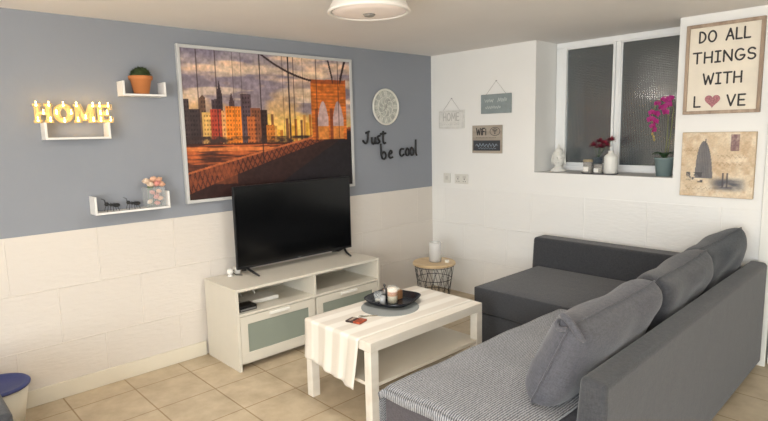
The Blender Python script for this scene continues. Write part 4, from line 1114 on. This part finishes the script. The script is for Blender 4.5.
# ------------------------------------------------------------ ceiling lamp
lp = thing('ceiling_lamp', 'round white drum ceiling lamp above the coffee table', 'lamp', (1.45, -2.055, 2.035))
lm = pm('lamp_shade_white', (240, 234, 226), .5)
b = B(); lathe(b, [(.148, .1125), (.190, .018), (.198, .010), (.198, .004), (.190, .0), (.178, .003), (.186, .016), (.142, .1125)], 64); obj('lamp_shade', b, lm, lp, smooth=True)
b = B(); lathe(b, [(0, -.006), (.12, -.002), (.177, .006), (.177, .010), (0, .006)], 64); obj('diffuser', b, pm('opal_diffuser', (232, 218, 208), .5, emit=.12, ecol=(255, 236, 220)), lp, smooth=True)
b = B(); lathe(b, [(0, -.016), (.022, -.015), (.03, -.0055), (0, -.0055)], 24); obj('finial', b, pm('finial_grey', (130, 126, 120), .5), lp, smooth=True)
b = B(); lathe(b, [(0, .095), (.06, .095), (.06, .1125), (0, .1125)], 24); obj('ceiling_rose', b, lm, lp)

# ------------------------------------------------------------ bin and footstool, bottom left
t = thing('waste_bin', 'cream waste bin with a blue lid standing by the left wall', 'bin', (.185, -3.53, 0))
b = B(); lathe(b, [(0, 0), (.105, 0), (.145, .235), (.140, .235), (.101, .004), (0, .004)], 40); obj('bin_body', b, pm('cream_plastic', (222, 214, 196), .45), t, smooth=True)
b = B(); lathe(b, [(.140, .231), (.152, .231), (.154, .239), (.149, .245), (.13, .243), (.11, .232), (.06, .228), (0, .227)], 40); obj('bin_liner_lid', b, pm('blue_plastic', (62, 72, 128), .45, bump=.5, bscale=40), t, smooth=True, label='dark blue lid')
t = thing('footstool', 'dark grey fabric footstool at the bottom left corner of the view', 'footstool', (.70, -3.91, 0))
b = B(); box(b, -.33, -.33, .06, .33, .33, .43); obj('upholstery', b, fab, t, bevel=.02, segs=4)
for sx in (-1, 1):
    for sy in (-1, 1):
        b = B(); lathe(b, [(0, 0), (.015, 0), (.02, .0595), (0, .0595)], 14, (sx*.27, sy*.27, 0)); obj('leg', b, ft, t)

# ------------------------------------------------------------ lights
def area(name, loc, rot, sx, sy, e, col):
    L = bpy.data.lights.new(name, 'AREA'); L.shape = 'RECTANGLE'; L.size = sx; L.size_y = sy; L.energy = e; L.color = col
    o = bpy.data.objects.new(name, L); COL.objects.link(o); o.location = loc; o.rotation_euler = rot; return o
area('added_daylight', ((WX0+WX1)/2, YF+.05, (WZ0+WZ1)/2), (PI/2, 0, 0), 2.3, 1.5, 140, (.90, .96, 1))  # area lamp added inside the unseen front window to light the room
def pendant(x, y, e, col, label):  # globe lamps added out of view to brighten walls and ceiling
    t = thing('added_pendant', label, 'lamp', (x, y, H))
    b = B(); tube(b, [(0, 0, 0), (0, 0, -.2)], .004, 8); lathe(b, [(0, -.02), (.05, -.02), (.05, 0), (0, 0)], 20); obj('cord', b, lm, t)
    b = B(); ball(b, (0, 0, -.3), .1, (1, 1, 1), 24, 16)
    obj('globe', b, pm('fill_globe', (255, 246, 232), .4, emit=1.5, ecol=(255, 240, 214), alpha=.25), t, smooth=True)
    L = bpy.data.lights.new('pendant_fill', 'POINT'); L.shadow_soft_size = .09; L.energy = e; L.color = col
    o = bpy.data.objects.new('pendant_fill', L); COL.objects.link(o); o.parent = t; o.location = (0, 0, -.3)
pendant(2.0, -5.1, 24, (1, .74, .48), 'warm globe pendant added out of view behind the viewer on the left')
pendant(4.3, -4.6, 62, (1, .96, .92), 'neutral globe pendant added out of view behind the viewer on the right')
L = bpy.data.lights.new('ceiling_lamp_glow', 'AREA'); L.shape = 'DISK'; L.size = .34; L.energy = 13; L.color = (1, .96, .91)
o = bpy.data.objects.new('ceiling_lamp_glow', L); COL.objects.link(o); o.parent = lp; o.location = (0, 0, -.02)
w = bpy.data.worlds.new('World'); SC.world = w; w.use_nodes = True
w.node_tree.nodes['Background'].inputs[0].default_value = (.55, .62, .7, 1); w.node_tree.nodes['Background'].inputs[1].default_value = .12

# ------------------------------------------------------------ camera
cam = bpy.data.cameras.new('camera'); co = bpy.data.objects.new('camera', cam); COL.objects.link(co)
P = dict(c=(3.4965, -3.9039, 1.4724), yaw=.8180, pit=.1402, rol=-.0223, f=555.82)
cy, sy, cp, sp = math.cos(P['yaw']), math.sin(P['yaw']), math.cos(P['pit']), math.sin(P['pit'])
fw_ = Vector((-sy*cp, cy*cp, -sp)); r_ = Vector((cy, sy, 0)); u_ = r_.cross(fw_)
cr_, sr_ = math.cos(P['rol']), math.sin(P['rol'])
R2 = cr_*r_+sr_*u_; U2 = -sr_*r_+cr_*u_
M = Matrix((R2, U2, -fw_)).transposed().to_4x4(); M.translation = Vector(P['c'])
co.matrix_world = M
cam.sensor_fit = 'HORIZONTAL'; cam.sensor_width = 36; cam.lens = 36*P['f']/768; cam.clip_start = .05
SC.camera = co
SC.view_settings.view_transform = 'Standard'; SC.view_settings.look = 'None'; SC.view_settings.gamma = 1; SC.view_settings.exposure = .1
